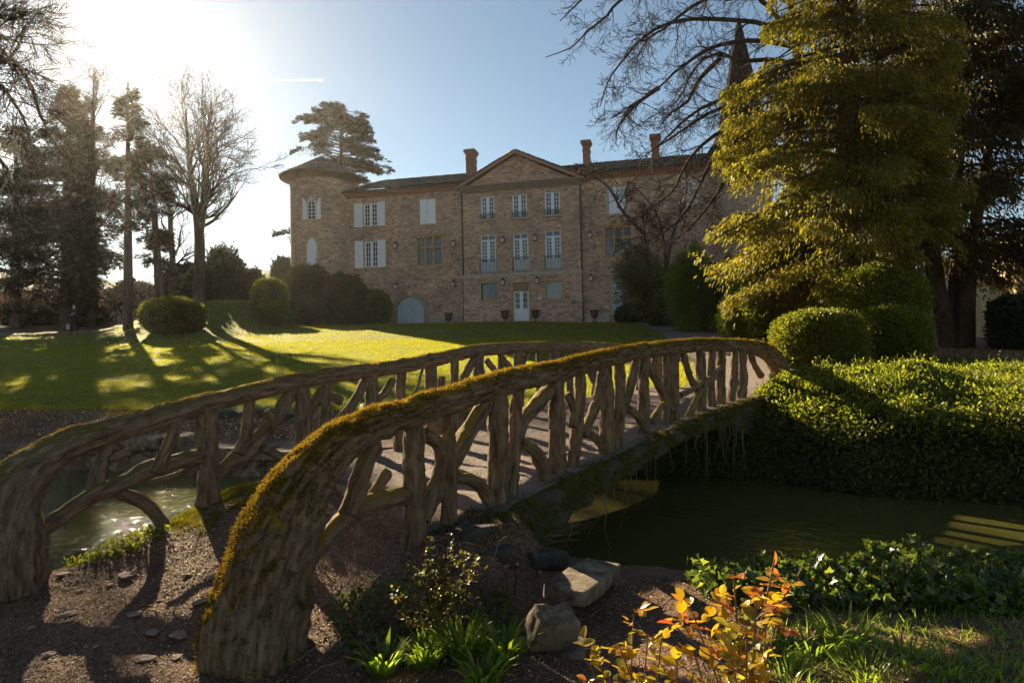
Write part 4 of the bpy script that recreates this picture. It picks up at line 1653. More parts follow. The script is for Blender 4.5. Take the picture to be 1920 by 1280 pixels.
def bush(name, label, cat, cx, cy, rx, ry, z0, z1, cnt, size, m, e=2.0, rough=0.08, asp=.55, group=None, tmpl=T_LEAF, core=True, droop=0.0, seed=0, shell=.16, out=1.0):
    cz, rz = (z0 + z1) / 2, (z1 - z0) / 2
    t = thing(name, label, cat, (cx, cy, z0), group=group)

    def surf(d):
        k = (np.abs(d[:, 0]) ** e + np.abs(d[:, 1]) ** e + np.abs(d[:, 2]) ** e) ** (-1 / e)
        q = d * k[:, None]
        w = fbm(np.column_stack([d[:, 0] * 1.3 + d[:, 2] + seed, d[:, 1] * 1.3 - d[:, 2] * 1.4]), 1.9, 4)
        w3 = fbm(np.column_stack([d[:, 0] * 5 + d[:, 2] * 3 + seed, d[:, 1] * 5 - d[:, 2] * 4.4]), 1.6, 3)
        return q * (1 + rough * w + min(.05, rough * .6) * w3)[:, None]
    if core:
        import bmesh
        bm = bmesh.new()
        bmesh.ops.create_icosphere(bm, subdivisions=3, radius=1)
        V = np.array([v.co[:] for v in bm.verts])
        F = np.array([[v.index for v in f.verts] for f in bm.faces])
        bm.free()
        q = surf(V) * (1 - shell * 1.15)
        V = q * np.array([rx, ry, rz]) + np.array([0, 0, cz - z0])
        mesh_np("branches", V, F, M_CORE, t, True)  # solid dark core that blocks see-through, inner shade put into its colour
    d = rvec(cnt)
    q = surf(d) * (1 - shell * uni(0, 1, cnt) ** 1.5)[:, None]
    q *= 1 + .03 * RNG.normal(size=(cnt, 1))
    P = q * np.array([rx, ry, rz]) + np.array([cx, cy, cz])
    D = out * d + .75 * rvec(cnt) + np.array([0, 0, .35 - droop])
    _m = RNG.uniform(size=cnt) < .02
    P[_m] += d[_m] * uni(.3, 1.3, _m.sum())[:, None] * size * 1.6
    sz = uni(.6, 1.35, cnt) * size * 1.25
    scatter("foliage", tmpl, P, D, rvec(cnt), np.column_stack([sz * asp, sz, sz]), m, t, org=(cx, cy, z0))
    return t


def bushpx(name, label, cat, x0, x1, yt, Y, cnt, size, m, depth=None, zb=-.1, **k):
    xm = (x0 + x1) / 2
    X = ray(xm, 600)[0] * Y
    rx = (x1 - x0) / 2560.0 * Y
    z0 = gz1(X, Y) + zb
    z1 = at(xm, yt, Y)[2]
    return bush(name, label, cat, X, Y, rx, depth or rx, z0, z1, cnt, size, m, **k)


LEAFY = 1
bushpx("clipped_shrub", "large dark rounded box shrub alone on the lawn under the tall conifers", "shrub", 273, 377, 560, 37, 26000, .085, LM['box'], e=2.6, rough=.03, seed=1)
bushpx("clipped_shrub", "round clipped shrub behind the small square bush left of the chateau", "shrub", 475, 537, 524, 45, 12000, .10, LM['box'], e=2.4, rough=.04, seed=2)
bushpx("clipped_shrub", "small square sunlit bush at the lawn edge left of the dark thicket", "shrub", 490, 541, 569, 42, 12000, .085, LM['box'], e=4.0, rough=.05, seed=3)
bushpx("evergreen_shrub", "tallest dark evergreen shrub of the thicket below the round tower", "shrub", 535, 622, 499, 49, 16000, .13, LM['dark'], rough=.24, seed=4)
bushpx("evergreen_shrub", "wide dark evergreen shrub in the middle of the thicket below the left wing", "shrub", 596, 694, 519, 50, 16000, .13, LM['dark'], rough=.26, seed=5)
bushpx("evergreen_shrub", "low rounded dark shrub in front of the thicket under the tower", "shrub", 553, 606, 556, 46, 9000, .10, LM['dark'], rough=.06, seed=6)
bushpx("evergreen_shrub", "low brownish-dark shrub in front of the thicket below the left wing", "shrub", 628, 690, 560, 47, 9000, .10, LM['dark'], rough=.08, seed=16)
bushpx("speckled_shrub", "lighter speckled shrub just left of the arched blue door", "shrub", 684, 733, 545, 50, 9000, .12, LM['mid'], rough=.08, seed=7)
bushpx("evergreen_shrub", "spiky upright dark shrub against the left side of the round tower", "shrub", 512, 556, 484, 57, 9000, .25, LM['dark'], rough=.2, asp=.25, seed=8)
for i, (a, b_, yt, Y, lab) in enumerate(((306, 400, 497, 50, "loose shrub behind the lawn right of the bare double-trunked tree's foot"), (385, 462, 470, 52, "tall loose evergreen bush behind the brick garden wall"), (440, 500, 508, 53, "loose green bush by the wall between the bare tree and the tower"), (210, 300, 530, 54, "brownish evergreen bush at the wall between the two straight trunks"), (330, 384, 520, 47, "dark bush directly behind the bare double-trunked tree"))):
    bushpx("loose_shrub", lab, "shrub", a, b_, yt, Y, 9000, .20, LM['needle'] if i in (0, 2, 3) else LM['dark'], rough=.3, seed=20 + i, shell=.4)
bushpx("flowerbed_shrub", "low brown bushes in the bed below the left garden wall", "shrub", 10, 128, 566, 48, 14000, .16, LM['needle'], rough=.25, seed=30)
bushpx("flowerbed_shrub", "low dark bush in the bed behind the person", "shrub", 120, 205, 572, 47, 9000, .16, LM['needle'], rough=.25, seed=31)
bushpx("clipped_shrub", "dark round evergreen shrub right of the right wing's glazed door", "shrub", 1208, 1268, 523, 40, 14000, .11, LM['dark'], rough=.05, seed=9)
bushpx("juniper", "low dark spreading juniper beside the right wing's glazed door", "shrub", 1158, 1212, 573, 45, 8000, .18, LM['dark'], rough=.25, asp=.2, seed=10)
bushpx("bamboo_bush", "tall soft green feathery bush in the middle of the right border", "bush", 1262, 1336, 478, 36, 30000, .26, LM['bamboo'], rough=.34, asp=.15, droop=1.0, seed=11, shell=.3)
bushpx("bamboo_bush", "darker feathery bush half behind the first, right of the path bend", "bush", 1315, 1392, 500, 35, 30000, .26, LM['mid'], rough=.34, asp=.15, droop=1.0, seed=12, shell=.3)
bushpx("feathery_bush", "small bright yellow-green feathery bush beside the gravel path", "bush", 1356, 1424, 545, 25, 22000, .15, LM['bamboo'], rough=.28, asp=.13, droop=.9, seed=13)
bushpx("twiggy_shrub", "brown twiggy shrub under the yew beside the bright feathery bush", "shrub", 1412, 1482, 528, 24.5, 8000, .16, LM['brown'], rough=.2, asp=.12, seed=14, shell=.5, core=False)
bushpx("leafy_shrub", "bright broad-leaved shrub lit from the left under the yew", "shrub", 1396, 1500, 468, 24, 12000, .13, LM['hedge'], rough=.2, seed=15, shell=.45, core=False)
bushpx("leafy_shrub", "dark broad-leaved shrub just left of the pinkish trunk", "shrub", 1480, 1575, 480, 25, 12000, .13, LM['mid'], rough=.2, seed=17, shell=.4)
bushpx("clipped_shrub", "sunlit low box ball at the far end of the bridge railing", "shrub", 1452, 1610, 583, 17.6, 60000, .050, LM['box'], e=2.5, rough=.05, seed=18)
bushpx("clipped_shrub", "tall flat-topped box bush behind the box ball", "shrub", 1568, 1722, 504, 19.6, 60000, .055, LM['hedge'], e=3.2, rough=.07, seed=19)
bushpx("clipped_shrub", "box bush between the low ball and the multi-stemmed yew", "shrub", 1608, 1728, 575, 18.4, 40000, .052, LM['hedge'], e=3.0, rough=.08, seed=33)
bushpx("ivy_stump", "ivy-covered stump in front of the sunlit wall at the right edge", "stump", 1868, 1960, 556, 23, 16000, .09, LM['dark'], e=3, rough=.12, seed=34)


# ---- bare trees
def grow(p, d, L, r, lv, out, prm):
    """recursive bare branch: appends (pts, radii)"""
    k = prm['seg'][min(lv, len(prm['seg']) - 1)]
    pts = [np.array(p)]
    d = np.array(d, float)
    d /= np.linalg.norm(d)
    rs = [r]
    wob = prm.get('wob', .18)
    up = prm.get('up', [0.05])[min(lv, len(prm.get('up', [0.05])) - 1)]
    for i in range(k):
        d = d + wob * RNG.normal(size=3) + np.array([0, 0, up])
        d /= np.linalg.norm(d)
        pts.append(pts[-1] + d * L / k)
        rs.append(max(prm['rmin'], r * (1 - (1 - prm.get('tip', .35)) * (i + 1) / k)))
    pts = np.array(pts)
    out.append((pts, np.array(rs)))
    if lv >= prm['levels']: return
    n_ = prm['kids'][min(lv, len(prm['kids']) - 1)]
    for j in range(n_):
        f = uni(prm.get('start', .25), 1.0) if j < n_ - 1 else 1.0
        q = f * k
        i = min(int(q), k - 1)
        pp = pts[i] + (pts[i + 1] - pts[i]) * (q - i)
        dd = pts[i + 1] - pts[i]
        dd = dd / (np.linalg.norm(dd) + 1e-9)
        perp = np.cross(dd, rvec(1)[0])
        perp /= np.linalg.norm(perp) + 1e-9
        an = uni(*prm.get('ang', (.45, .95))) * (0.35 if f == 1.0 else 1)
        nd = dd * math.cos(an) + perp * math.sin(an)
        rr = max(prm['rmin'], (rs[i] * (1 - (q - i)) + rs[i + 1] * (q - i)) * prm.get('rk', .6))
        grow(pp, nd, L * uni(*prm.get('lk', (.5, .8))) * (1.15 - .45 * f), rr, lv + 1, out, prm)


def bare_tree(name, label, base, trunks, prm, extra=None, group=None, m=M_TRUNK, mt=M_TWIG, n_=4):
    """trunks: list of (polyline world pts, radii); branches grow from each"""
    t = thing(name, label, "tree", base, group=group)
    tr = []
    out = []
    for pts, rs, starts in trunks:
        P, R = spline(pts, rs, .5)
        tr.append((P - np.array(base), R))
        for f0, f1, n_b, L, an in starts:
            for j in range(n_b):
                f = uni(f0, f1)
                q = f * (len(P) - 1)
                i = min(int(q), len(P) - 2)
                dd = nrm(P[i + 1] - P[i])
                az = uni(0, 2 * math.pi)
                side = np.array([math.cos(az), math.sin(az), 0])
                a = uni(an - .2, an + .2)
                grow(P[i], dd * math.cos(a) + side * math.sin(a), L * uni(.7, 1.1) * (1.1 - .5 * f), R[i] * uni(.3, .5), 0, out, prm)
    V, F = sweep_batch(tr, 12)
    mesh_np("trunk", V, F, m, t, True)
    out = [(a - np.array(base), b) for a, b in out]
    V, F = sweep_batch(out, n_)
    mesh_np("branches", V, F, mt, t, True)
    return t, out


def W(px, py, Y):
    return at(px, py, Y)


# tall bare tree with two stems
Yb = 44
base = np.array([*W(374, 580, Yb)[:2], gz1(*W(374, 580, Yb)[:2])])
t1_ = [base - [0, 0, .3], W(374, 520, Yb), W(373, 430, Yb), W(358, 330, Yb), W(352, 260, Yb), W(348, 205, Yb)]
t2_ = [W(374, 440, Yb), W(382, 380, Yb + .3), W(386, 300, Yb + .5), W(392, 240, Yb + .6), W(398, 205, Yb + .6)]
PR = dict(seg=[7, 5, 4, 3], levels=3, kids=[8, 5, 2], rmin=.011, wob=.14, up=[.07, .05, .04, .02], lk=(.42, .66), ang=(.4, .85), rk=.62, start=.2)
bare_tree("bare_tree", "tall bare winter tree with two stems behind the dark round shrub, right of the conifers", base,
          [(t1_, [.42, .36, .30, .20, .12, .05], [(.36, .93, 19, 4.4, .9)]), (t2_, [.26, .22, .17, .10, .05], [(.08, .93, 21, 4.4, .9)])], PR)
# thin bare trees among the conifers
for px, yb, yt, Y, lab in ((172, 590, 150, 46, "slender bare tree rising between the dark conifers under the sun glow"), (330, 575, 285, 50, "thin leaning bare tree between the last conifer and the two-stemmed bare tree")):
    bx = W(px, yb, Y)
    base = np.array([bx[0], bx[1], gz1(bx[0], bx[1])])
    top = W(px - (20 if px > 300 else -4), yt, Y)
    P_ = [base - [0, 0, .3], base * .6 + top * .4, base * .25 + top * .75, top]
    bare_tree("bare_tree", lab, base, [(P_, [.26, .20, .12, .04], [(.3, 1, 18, 3.2, .7)])], dict(PR, kids=[6, 5, 3]))

# branches of a big bare tree standing left of the picture
Y0 = 17
base = np.array([-17.5, 18.0, gz1(-17.5, 18.0)])
limbs = [[(-220, 300), (-80, 160), (0, 115), (18, 108), (40, 75), (45, 20)], [(0, 115), (30, 118), (60, 165), (75, 215), (100, 260), (130, 300)], [(-120, 190), (-20, 150), (20, 185), (45, 225), (62, 270)],
         [(-150, 60), (-30, 20), (10, 38), (40, 30), (85, 15)], [(-140, 120), (-40, 60), (0, 66), (30, 78), (88, 85)], [(-200, 330), (-60, 280), (0, 300), (20, 340), (10, 400)],
         [(-200, 440), (-60, 450), (0, 470), (60, 520), (120, 545)], [(-200, 520), (-40, 500), (30, 512), (100, 500), (170, 520)]]
tr = [([base - [0, 0, .3], base + [.2, 0, 3], base + [0, 0, 7], base + [.5, 0, 11]], [.5, .42, .32, .2], [(.5, 1, 4, 4, .9)])]
prm = dict(seg=[5, 4, 4, 3], levels=2, kids=[7, 5, 4], rmin=.008, wob=.2, up=[.0, -.02, -.02], lk=(.5, .8), ang=(.4, .9), rk=.55, start=.1)
for lb in limbs:
    pts = [W(x, y, Y0 + .4 * k) for k, (x, y) in enumerate(lb)]
    tr.append((pts, list(np.linspace(.085, .016, len(pts))), [(.15, 1, 12, 1.5, .8)]))
bare_tree("bare_tree", "bare tree reaching in from the left edge of the picture", base, tr, prm, n_=3)

# big bare tree behind the yew on the right
Y0 = 26
bx = W(1500, 640, Y0)
base = np.array([bx[0], bx[1], gz1(bx[0], bx[1])])
limbs = [[(1500, 90), (1443, 49), (1387, 39), (1328, 36), (1279, 38), (1230, 54), (1197, 79), (1177, 102), (1154, 131), (1138, 157), (1125, 200)],
         [(1480, 60), (1420, -5), (1364, 0), (1330, -20), (1290, -30)], [(1500, 90), (1430, 77), (1377, 79), (1328, 92), (1289, 118), (1262, 138), (1236, 164), (1184, 197), (1144, 223)],
         [(1490, 120), (1440, 112), (1384, 115), (1358, 102), (1320, 110), (1290, 150), (1270, 190), (1210, 225)], [(1480, 180), (1420, 170), (1364, 184), (1315, 203), (1272, 236), (1236, 272), (1197, 300)],
         [(1480, 220), (1371, 203), (1328, 213), (1282, 243), (1243, 269), (1210, 290)], [(1420, -60), (1330, -50), (1240, -25), (1164, 0), (1138, 30), (1098, 62), (1072, 89), (1022, 108)],
         [(1420, -60), (1360, -20), (1295, 14), (1243, 56), (1215, 72), (1190, 120)], [(1480, 250), (1400, 235), (1341, 253), (1295, 295), (1272, 338), (1256, 364), (1205, 398)],
         [(1330, -50), (1200, -40), (1130, -30), (1085, 5), (1050, 40)], [(1400, 240), (1350, 280), (1320, 330), (1290, 390), (1240, 440), (1170, 470)], [(1236, 164), (1200, 190), (1160, 235), (1155, 270)],
         [(1400, 260), (1370, 320), (1340, 370), (1300, 420), (1240, 470)], [(1350, 110), (1310, 150), (1290, 190), (1260, 210), (1235, 240)]]
tr = [([base - [0, 0, .3], W(1495, 450, Y0), W(1488, 250, Y0), W(1495, 90, Y0), W(1470, -60, Y0)], [.45, .38, .3, .22, .14], [])]
prm = dict(seg=[7, 5, 4, 3], levels=3, kids=[5, 3, 2], rmin=.007, wob=.20, up=[-.02, -.01, .03, .05], lk=(.4, .7), ang=(.35, .9), rk=.55, start=.15)
for lb in limbs:
    pts = [W(x, y, Y0 + .25 * k * ((-1) ** (len(lb) % 2))) for k, (x, y) in enumerate(lb)]
    tr.append((pts, list(np.linspace(.10, .016, len(pts))), [(.12, 1, 3 * len(lb), 1.5, .75)]))
tR, outR = bare_tree("bare_tree", "wide bare tree behind the yew, its drooping branches over the right wing", base, tr, prm, n_=3)

# holly-like small tree with withered leaves in front of the right wing
Y0 = 39
bx = W(1262, 600, Y0)
base = np.array([bx[0], bx[1], gz1(bx[0], bx[1])])
tr = []
for lb in ([(1262, 600), (1240, 560), (1205, 525), (1180, 490), (1165, 450)], [(1255, 590), (1235, 540), (1215, 500), (1210, 440), (1200, 380)], [(1262, 590), (1250, 530), (1245, 450), (1225, 390), (1180, 340)],
           [(1245, 560), (1215, 545), (1190, 530), (1172, 500)], [(1250, 500), (1262, 440), (1280, 390), (1290, 340)], [(1210, 440), (1170, 400), (1140, 350), (1105, 325)]):
    pts = [W(x, y, Y0 + .3 * k) for k, (x, y) in enumerate(lb)]
    pts[0] = np.array([pts[0][0], pts[0][1], max(base[2] - .2, pts[0][2] - .5)]) if lb[0][1] > 585 else pts[0]
    tr.append((pts, list(np.linspace(.11, .025, len(pts))), [(.25, 1, 15, 2.0, .8)]))
tS, outS = bare_tree("small_tree", "small spreading tree with withered brown leaves in front of the right wing", base, tr, dict(prm, levels=2, rmin=.012, kids=[6, 4]), n_=3)
ends = np.array([a[-1] for a, b in outS]) + base
mids = np.array([a[len(a) // 2] for a, b in outS]) + base
P = np.concatenate([ends, mids])
_w = np.clip((W(1200, 330, Y0)[2] - P[:, 2]) / 4.0, .08, 1)
P = P[RNG.choice(len(P), 5200, p=_w / _w.sum())] + .09 * RNG.normal(size=(5200, 3))
sz = uni(.05, .10, 5200)
scatter("withered_leaves", T_LEAF, P, rvec(5200) + [0, 0, -.5], rvec(5200), np.column_stack([sz * .5, sz, sz * 1.5]), LM['brown'], tS, org=base)
lo = P0 = np.concatenate([ends, mids])
lo = lo[(lo[:, 2] < W(1200, 470, Y0)[2])]
P = lo[RNG.choice(len(lo), 15000)] + .26 * RNG.normal(size=(15000, 3))
sz = uni(.08, .15, 15000)
scatter("foliage", T_LEAF, P, rvec(15000) + [0, 0, .2], rvec(15000), np.column_stack([sz * .5, sz, sz]), LM['mid'], tS, org=base)


# ---- conifers
def conifer(name, label, px, yb, yt, Y, prof, nb, per, size, m, lean=0.0, tr_r=.35, flat=.35, droop=-.1, asp=.22, mt=M_TRUNK, both=True, y_lo=None, group=None, thick=.3, depthk=1.0, bias=None, trunks=None, clump=0, hang=0.0, tier=False):
    """prof: list of (photo y, left extent px, right extent px) giving crown half-widths at heights"""
    bx = W(px, yb, Y)
    base = np.array([bx[0], bx[1], gz1(bx[0], bx[1])])
    t = thing(name, label, "tree", base, group=group)
    top = W(px + lean, yt, Y)
    if trunks is None:
        P, R = spline([base - [0, 0, .3], base * .66 + top * .34, base * .33 + top * .67, top], [tr_r, tr_r * .8, tr_r * .5, .04], .6)
        chT = [(P - base, R)]
    else:
        chT = []
        for pts, r0, r1 in trunks:
            q = [W(a, b_, Y + c_) for a, b_, c_ in pts]
            if pts[0][1] > yb - 12: q[0][2] = min(q[0][2], base[2] - .1)
            P, R = spline(q, np.linspace(r0, r1, len(q)), .5)
            chT.append((P - base, R))
    
    V, F = sweep_batch(chT, 12)
    mesh_np("trunk", V, F, mt, t, True)
    ys = np.array([q[0] for q in prof], float)
    zz = np.array([W(px, y, Y)[2] for y in ys])
    le = np.array([q[1] for q in prof]) * Y / 1280.0
    re = np.array([q[2] for q in prof]) * Y / 1280.0
    o = np.argsort(zz)
    zz, le, re = zz[o], le[o], re[o]
    chains, LP, LD = [], [], []
    for i in range(nb):
        z = uni(zz[0], zz[-1]) if bias is None else zz[0] + (zz[-1] - zz[0]) * uni(0, 1) ** bias
        a = uni(0, 2 * math.pi)
        ca, sa = math.cos(a), math.sin(a)
        ext = np.interp(z, zz, re if ca > 0 else le)
        extd = (np.interp(z, zz, re) + np.interp(z, zz, le)) / 2 * depthk
        L = (abs(ca) * ext + abs(sa) * extd) / (abs(ca) + abs(sa)) * (uni(.82, 1.06) if tier else uni(.72, 1.05))
        if L < .15: continue
        f = (z - base[2]) / max(.1, top[2] - base[2])
        cxy = base[:2] + (top - base)[:2] * f
        dz = droop * L * (uni(.4, 2.2) if tier else 1)
        k = 7
        s = np.linspace(0, 1, k)
        pts = np.column_stack([cxy[0] + ca * L * s, cxy[1] + sa * L * s, z + dz * s ** 1.5 + .05 * L * np.sin(s * 3) + .04 * L * RNG.normal(size=k) * s])
        chains.append((pts - base, np.linspace(max(.02, .016 * L + .01), .01, k)))
        c = max(6, int(per * L))
        ss = uni(.12, 1, c) ** .75
        q = ss * (k - 1)
        ii = np.minimum(q.astype(int), k - 2)
        B = pts[ii] + (pts[ii + 1] - pts[ii]) * (q - ii)[:, None]
        wdt = L * .26 * (1.15 - ss) + thick * .6
        lat = RNG.normal(size=c) * wdt * .55
        vz = RNG.normal(size=c) * thick * flat
        if tier: vz = -np.abs(RNG.normal(size=c)) ** 1.2 * thick * (1.1 - .5 * ss) + .04 * RNG.normal(size=c)
        off = np.column_stack([-sa * lat, ca * lat, vz + droop * .3 * np.abs(lat)])
        # cluster sprays into clumps
        LP.append(B + off)
        LD.append(np.column_stack([np.full(c, ca), np.full(c, sa), np.full(c, 0.)]) * .7 + off * .6 + .45 * rvec(c) + [0, 0, droop - hang])
    V, F = sweep_batch(chains, 4)
    mesh_np("branches", V, F, mt, t)
    P = np.concatenate(LP)
    D = np.concatenate(LD)
    if clump:
        wf = np.sin(P[:, 0] * clump * 3.3 + 2 * np.sin(P[:, 2] * clump * 2.9)) * np.sin(P[:, 1] * clump * 3.1 + P[:, 2] * clump * 2.3)
        w = np.sin(P[:, 0] * clump + 1.7 * np.sin(P[:, 2] * clump * .9)) + np.sin(P[:, 1] * clump * 1.1 + 1.3 * np.sin(P[:, 0] * clump * .8)) + np.sin(P[:, 2] * clump * 1.7 + 1.5 * np.sin(P[:, 1] * clump))
        w = w / 3 + .22 * wf + .15 * RNG.normal(size=len(P))
        P, D = P[w > -.12], D[w > -.12]
    c = len(P)
    sz = uni(.6, 1.3, c) * size
    scatter("needles", T_SPRAY, P, D, rvec(c) * (.8 + hang) + [0, 0, 1 - hang], np.column_stack([sz * asp * 2, sz, sz]), m, t, org=base)
    return t


conifer("conifer", "broad dark conifer at the left, its thick trunk behind the person", 128, 615, 165, 45, [(160, 5, 8), (175, 14, 16), (230, 35, 40), (300, 80, 50), (380, 125, 60), (460, 140, 70), (530, 120, 75), (575, 60, 50)], 270, 105, .26, LM['needle'], tr_r=.50, droop=-.16, thick=.38, clump=1.7)
conifer("conifer", "dark conifer just right of the broad one, with bare stems showing", 172, 612, 185, 46, [(182, 6, 6), (200, 14, 14), (260, 30, 35), (340, 55, 50), (430, 60, 55), (520, 60, 60)], 170, 100, .26, LM['needle'], tr_r=.34, droop=-.14, thick=.38, clump=1.7)
conifer("conifer", "tallest straight conifer with a tufted top, on the lawn left of the round shrub", 240, 598, 153, 39, [(156, 14, 12), (185, 22, 26), (220, 24, 30), (245, 26, 62), (290, 30, 40), (340, 42, 45), (400, 40, 36), (430, 20, 22)], 135, 95, .24, LM['needle'], tr_r=.28, lean=0, droop=-.16, thick=.28, clump=2.0)
conifer("conifer", "conifer with a leaning trunk and flat side boughs next to the two-stemmed bare tree", 302, 578, 262, 43, [(268, 18, 14), (300, 40, 50), (330, 50, 62), (370, 46, 30), (420, 36, 40), (470, 45, 30), (500, 30, 20)], 115, 95, .24, LM['needle'], tr_r=.30, lean=-22, droop=-.16, thick=.28, clump=2.0)
conifer("conifer", "low-branched dark conifer at the far left edge", 30, 610, 235, 46, [(240, 20, 20), (300, 60, 50), (380, 80, 80), (440, 90, 90), (480, 60, 60)], 130, 95, .28, LM['needle'], tr_r=.4, droop=-.14, thick=.38, clump=1.6)
# cedar behind the chateau
conifer("cedar", "large flat-topped cedar with tiered branches behind the round tower", 640, 560, 208, 72, [(205, 46, 58), (214, 40, 62), (232, 102, 40), (240, 96, 62), (256, 60, 92), (270, 92, 70), (292, 96, 116), (305, 90, 100), (318, 50, 92), (345, 30, 98), (380, 60, 70)], 110, 120, .34, LM['cedar'], tr_r=.6, droop=-.05, thick=.16, flat=.3, depthk=1.0, clump=1.5)
conifer("conifer", "small tree top showing behind the left side of the round tower", 560, 560, 425, 64, [(428, 22, 8), (440, 50, 8), (455, 25, 8)], 14, 60, .4, LM['cedar'], tr_r=.15, droop=0, thick=.2)

# yews
conifer("yew_tree", "large golden-green yew, sunlit from the left, overhanging the border", 1592, 660, -190, 21.5,
        [(-180, 60, 60), (-60, 150, 130), (20, 195, 160), (100, 242, 165), (150, 248, 170), (220, 252, 170), (300, 262, 165), (345, 300, 160), (385, 345, 150), (430, 325, 130), (470, 280, 70), (510, 215, 40), (545, 130, 20)],
        265, 470, .125, LM['yew'], tr_r=.55, mt=M_REDBARK, droop=-.14, thick=.34, flat=.9, asp=.20, clump=2.0, hang=.8, tier=True)
conifer("yew_tree", "dark multi-stemmed yew in front of the sunlit wall at the right", 1790, 652, -260, 25,
        [(-240, 60, 60), (-100, 120, 140), (0, 190, 190), (100, 215, 220), (220, 215, 230), (330, 190, 230), (420, 150, 220), (455, 120, 200), (500, 20, 150)],
        200, 360, .16, LM['yewdark'], mt=M_REDBARK, droop=-.14, thick=.36, flat=.8, asp=.20, clump=1.8, hang=.7, tier=True,
        trunks=[([(1782, 655, 0), (1762, 560, 0), (1752, 470, .2), (1740, 300, .4), (1700, 100, .4)], .34, .08), ([(1796, 655, .1), (1790, 560, .3), (1795, 470, .5), (1800, 300, .6), (1810, 50, .6)], .30, .08),
                ([(1808, 655, -.1), (1812, 560, -.2), (1822, 470, -.3), (1850, 300, -.4), (1890, 80, -.4)], .36, .08), ([(1775, 652, .2), (1748, 540, .5), (1735, 450, .8), (1725, 330, 1)], .14, .05)])

# ---- hedge-like shrubs on the far right bank
HB = np.array([(3.75, 10.9), (4.2, 10.0), (5.0, 9.0), (6.5, 8.3), (9, 7.3), (14, 5.9), (20, 4.6)])
cum = np.concatenate([[0], np.cumsum(np.linalg.norm(np.diff(HB, axis=0), axis=1))])


def hedge_pt(s, k, wob=True):
    """s along the bank (m), k 0..1 from the back top, over the front edge, down to the water"""
    x = np.interp(s, cum, HB[:, 0])
    y = np.interp(s, cum, HB[:, 1])
    dx = np.interp(s + .2, cum, HB[:, 0]) - np.interp(s - .2, cum, HB[:, 0])
    dy = np.interp(s + .2, cum, HB[:, 1]) - np.interp(s - .2, cum, HB[:, 1])
    q = nrm(np.column_stack([-dy, dx]))
    kk = np.array([0, .1, .35, .62, .72, .80, 1.0])
    wd = np.interp(s, [0, 1.5, 4, 20], [1.2, 2.6, 4.4, 4.8])
    o = np.interp(k, kk, [1, .95, .6, .2, .02, -.05, .02]) * wd
    zt = np.interp(s, [0, 1.2, 3, 20], [-.52, -.42, -.45, -.42])
    f = np.interp(k, kk, [-.12, .0, .0, -.14, -.36, -.60, -1.42])
    X, Y = x + q[:, 0] * o, y + q[:, 1] * o
    w = fbm(np.column_stack([X, Y]), 1.3, 4)
    return np.column_stack([X, Y, zt + f + .15 * w]), q


tH = thing("hedge", "low broad-leaved hedge spilling over the pond's right bank to the water", "hedge", (6, 9, -1.2))
S_, K_ = np.meshgrid(np.linspace(0, cum[-1] - .5, 120), np.linspace(0, 1, 40))
Pp, _q = hedge_pt(S_.ravel(), K_.ravel())
idx = np.arange(40 * 120).reshape(40, 120)
mesh_np("branches", Pp - [6, 9, -1.2] - np.array([0, 0, .09]), np.stack([idx[:-1, :-1], idx[:-1, 1:], idx[1:, 1:], idx[1:, :-1]], -1).reshape(-1, 4), M_CORE, tH, True)  # near-black underlay painting the shade beneath the hedge leaves
cnt = 190000
s_ = uni(0, 1, cnt) ** 1.5 * (cum[-1] - .6)
k_ = uni(0, 1, cnt)
P, q = hedge_pt(s_, k_)
P += np.column_stack([RNG.normal(size=(cnt, 2)) * .06, uni(-.09, .10, cnt)])
_k = fbm(P[:, :2] * 1.0 + P[:, 2:3] * 1.3, 3.1, 3) + .3 * RNG.normal(size=cnt) > -.42
P, q, k_ = P[_k], q[_k], k_[_k]
cnt = len(P)
fr_ = smooth01((k_ - .6) / .2)[:, None]
D = .75 * rvec(cnt) + (1 - fr_) * np.array([0, 0, .8]) + fr_ * np.column_stack([-q * .5, np.full(cnt, -.1)])
sz = uni(.45, 1.25, cnt) * .066 * (1 + .25 * fbm(P[:, :2], 1.1, 2))
scatter("foliage", T_LEAF, P, D, rvec(cnt), np.column_stack([sz * .5, sz, sz * 1.3]), LM['hedge'], tH, org=(6, 9, -1.2))
# upright shoots
c = 700
s_ = uni(0, 1, c) ** 1.5 * 10
P0_, q = hedge_pt(s_, uni(.05, .66, c))
ch, LP, LD = [], [], []
for i in range(c):
    L = uni(.08, .28)
    d = np.array([*(uni(-.3, .3, 2)), 1.0])
    p1 = P0_[i] + d * L
    ch.append((np.array([P0_[i] - [6, 9, -1.2], p1 - [6, 9, -1.2]]), np.array([.003, .002])))
    for j in range(9):
        LP.append(P0_[i] + d * L * (j + 1) / 9)
        LD.append(rvec(1)[0] + [0, 0, .7])
V, F = sweep_batch(ch, 3)
mesh_np("shoots", V, F, M_TWIG, tH)["kind"] = "stuff"
LP, LD = np.array(LP), np.array(LD)
sz = uni(.03, .06, len(LP))
scatter("shoot_leaves", T_LEAF, LP, LD, rvec(len(LP)), np.column_stack([sz * .45, sz, sz]), LM['hedge'], tH, org=(6, 9, -1.2))


# ================================================================== things near the eye
def gpx(px, py, ymax=60):
    """where the view ray of a photo pixel meets the terrain"""
    d = ray(px, py)
    Y = np.concatenate([np.arange(1.2, 12, .02), np.arange(12, ymax, .1)])
    z = gz(d[0] * Y, Y)
    k = np.argmax(d[2] * Y < z)
    return np.array([d[0] * Y[k], Y[k], z[k]])


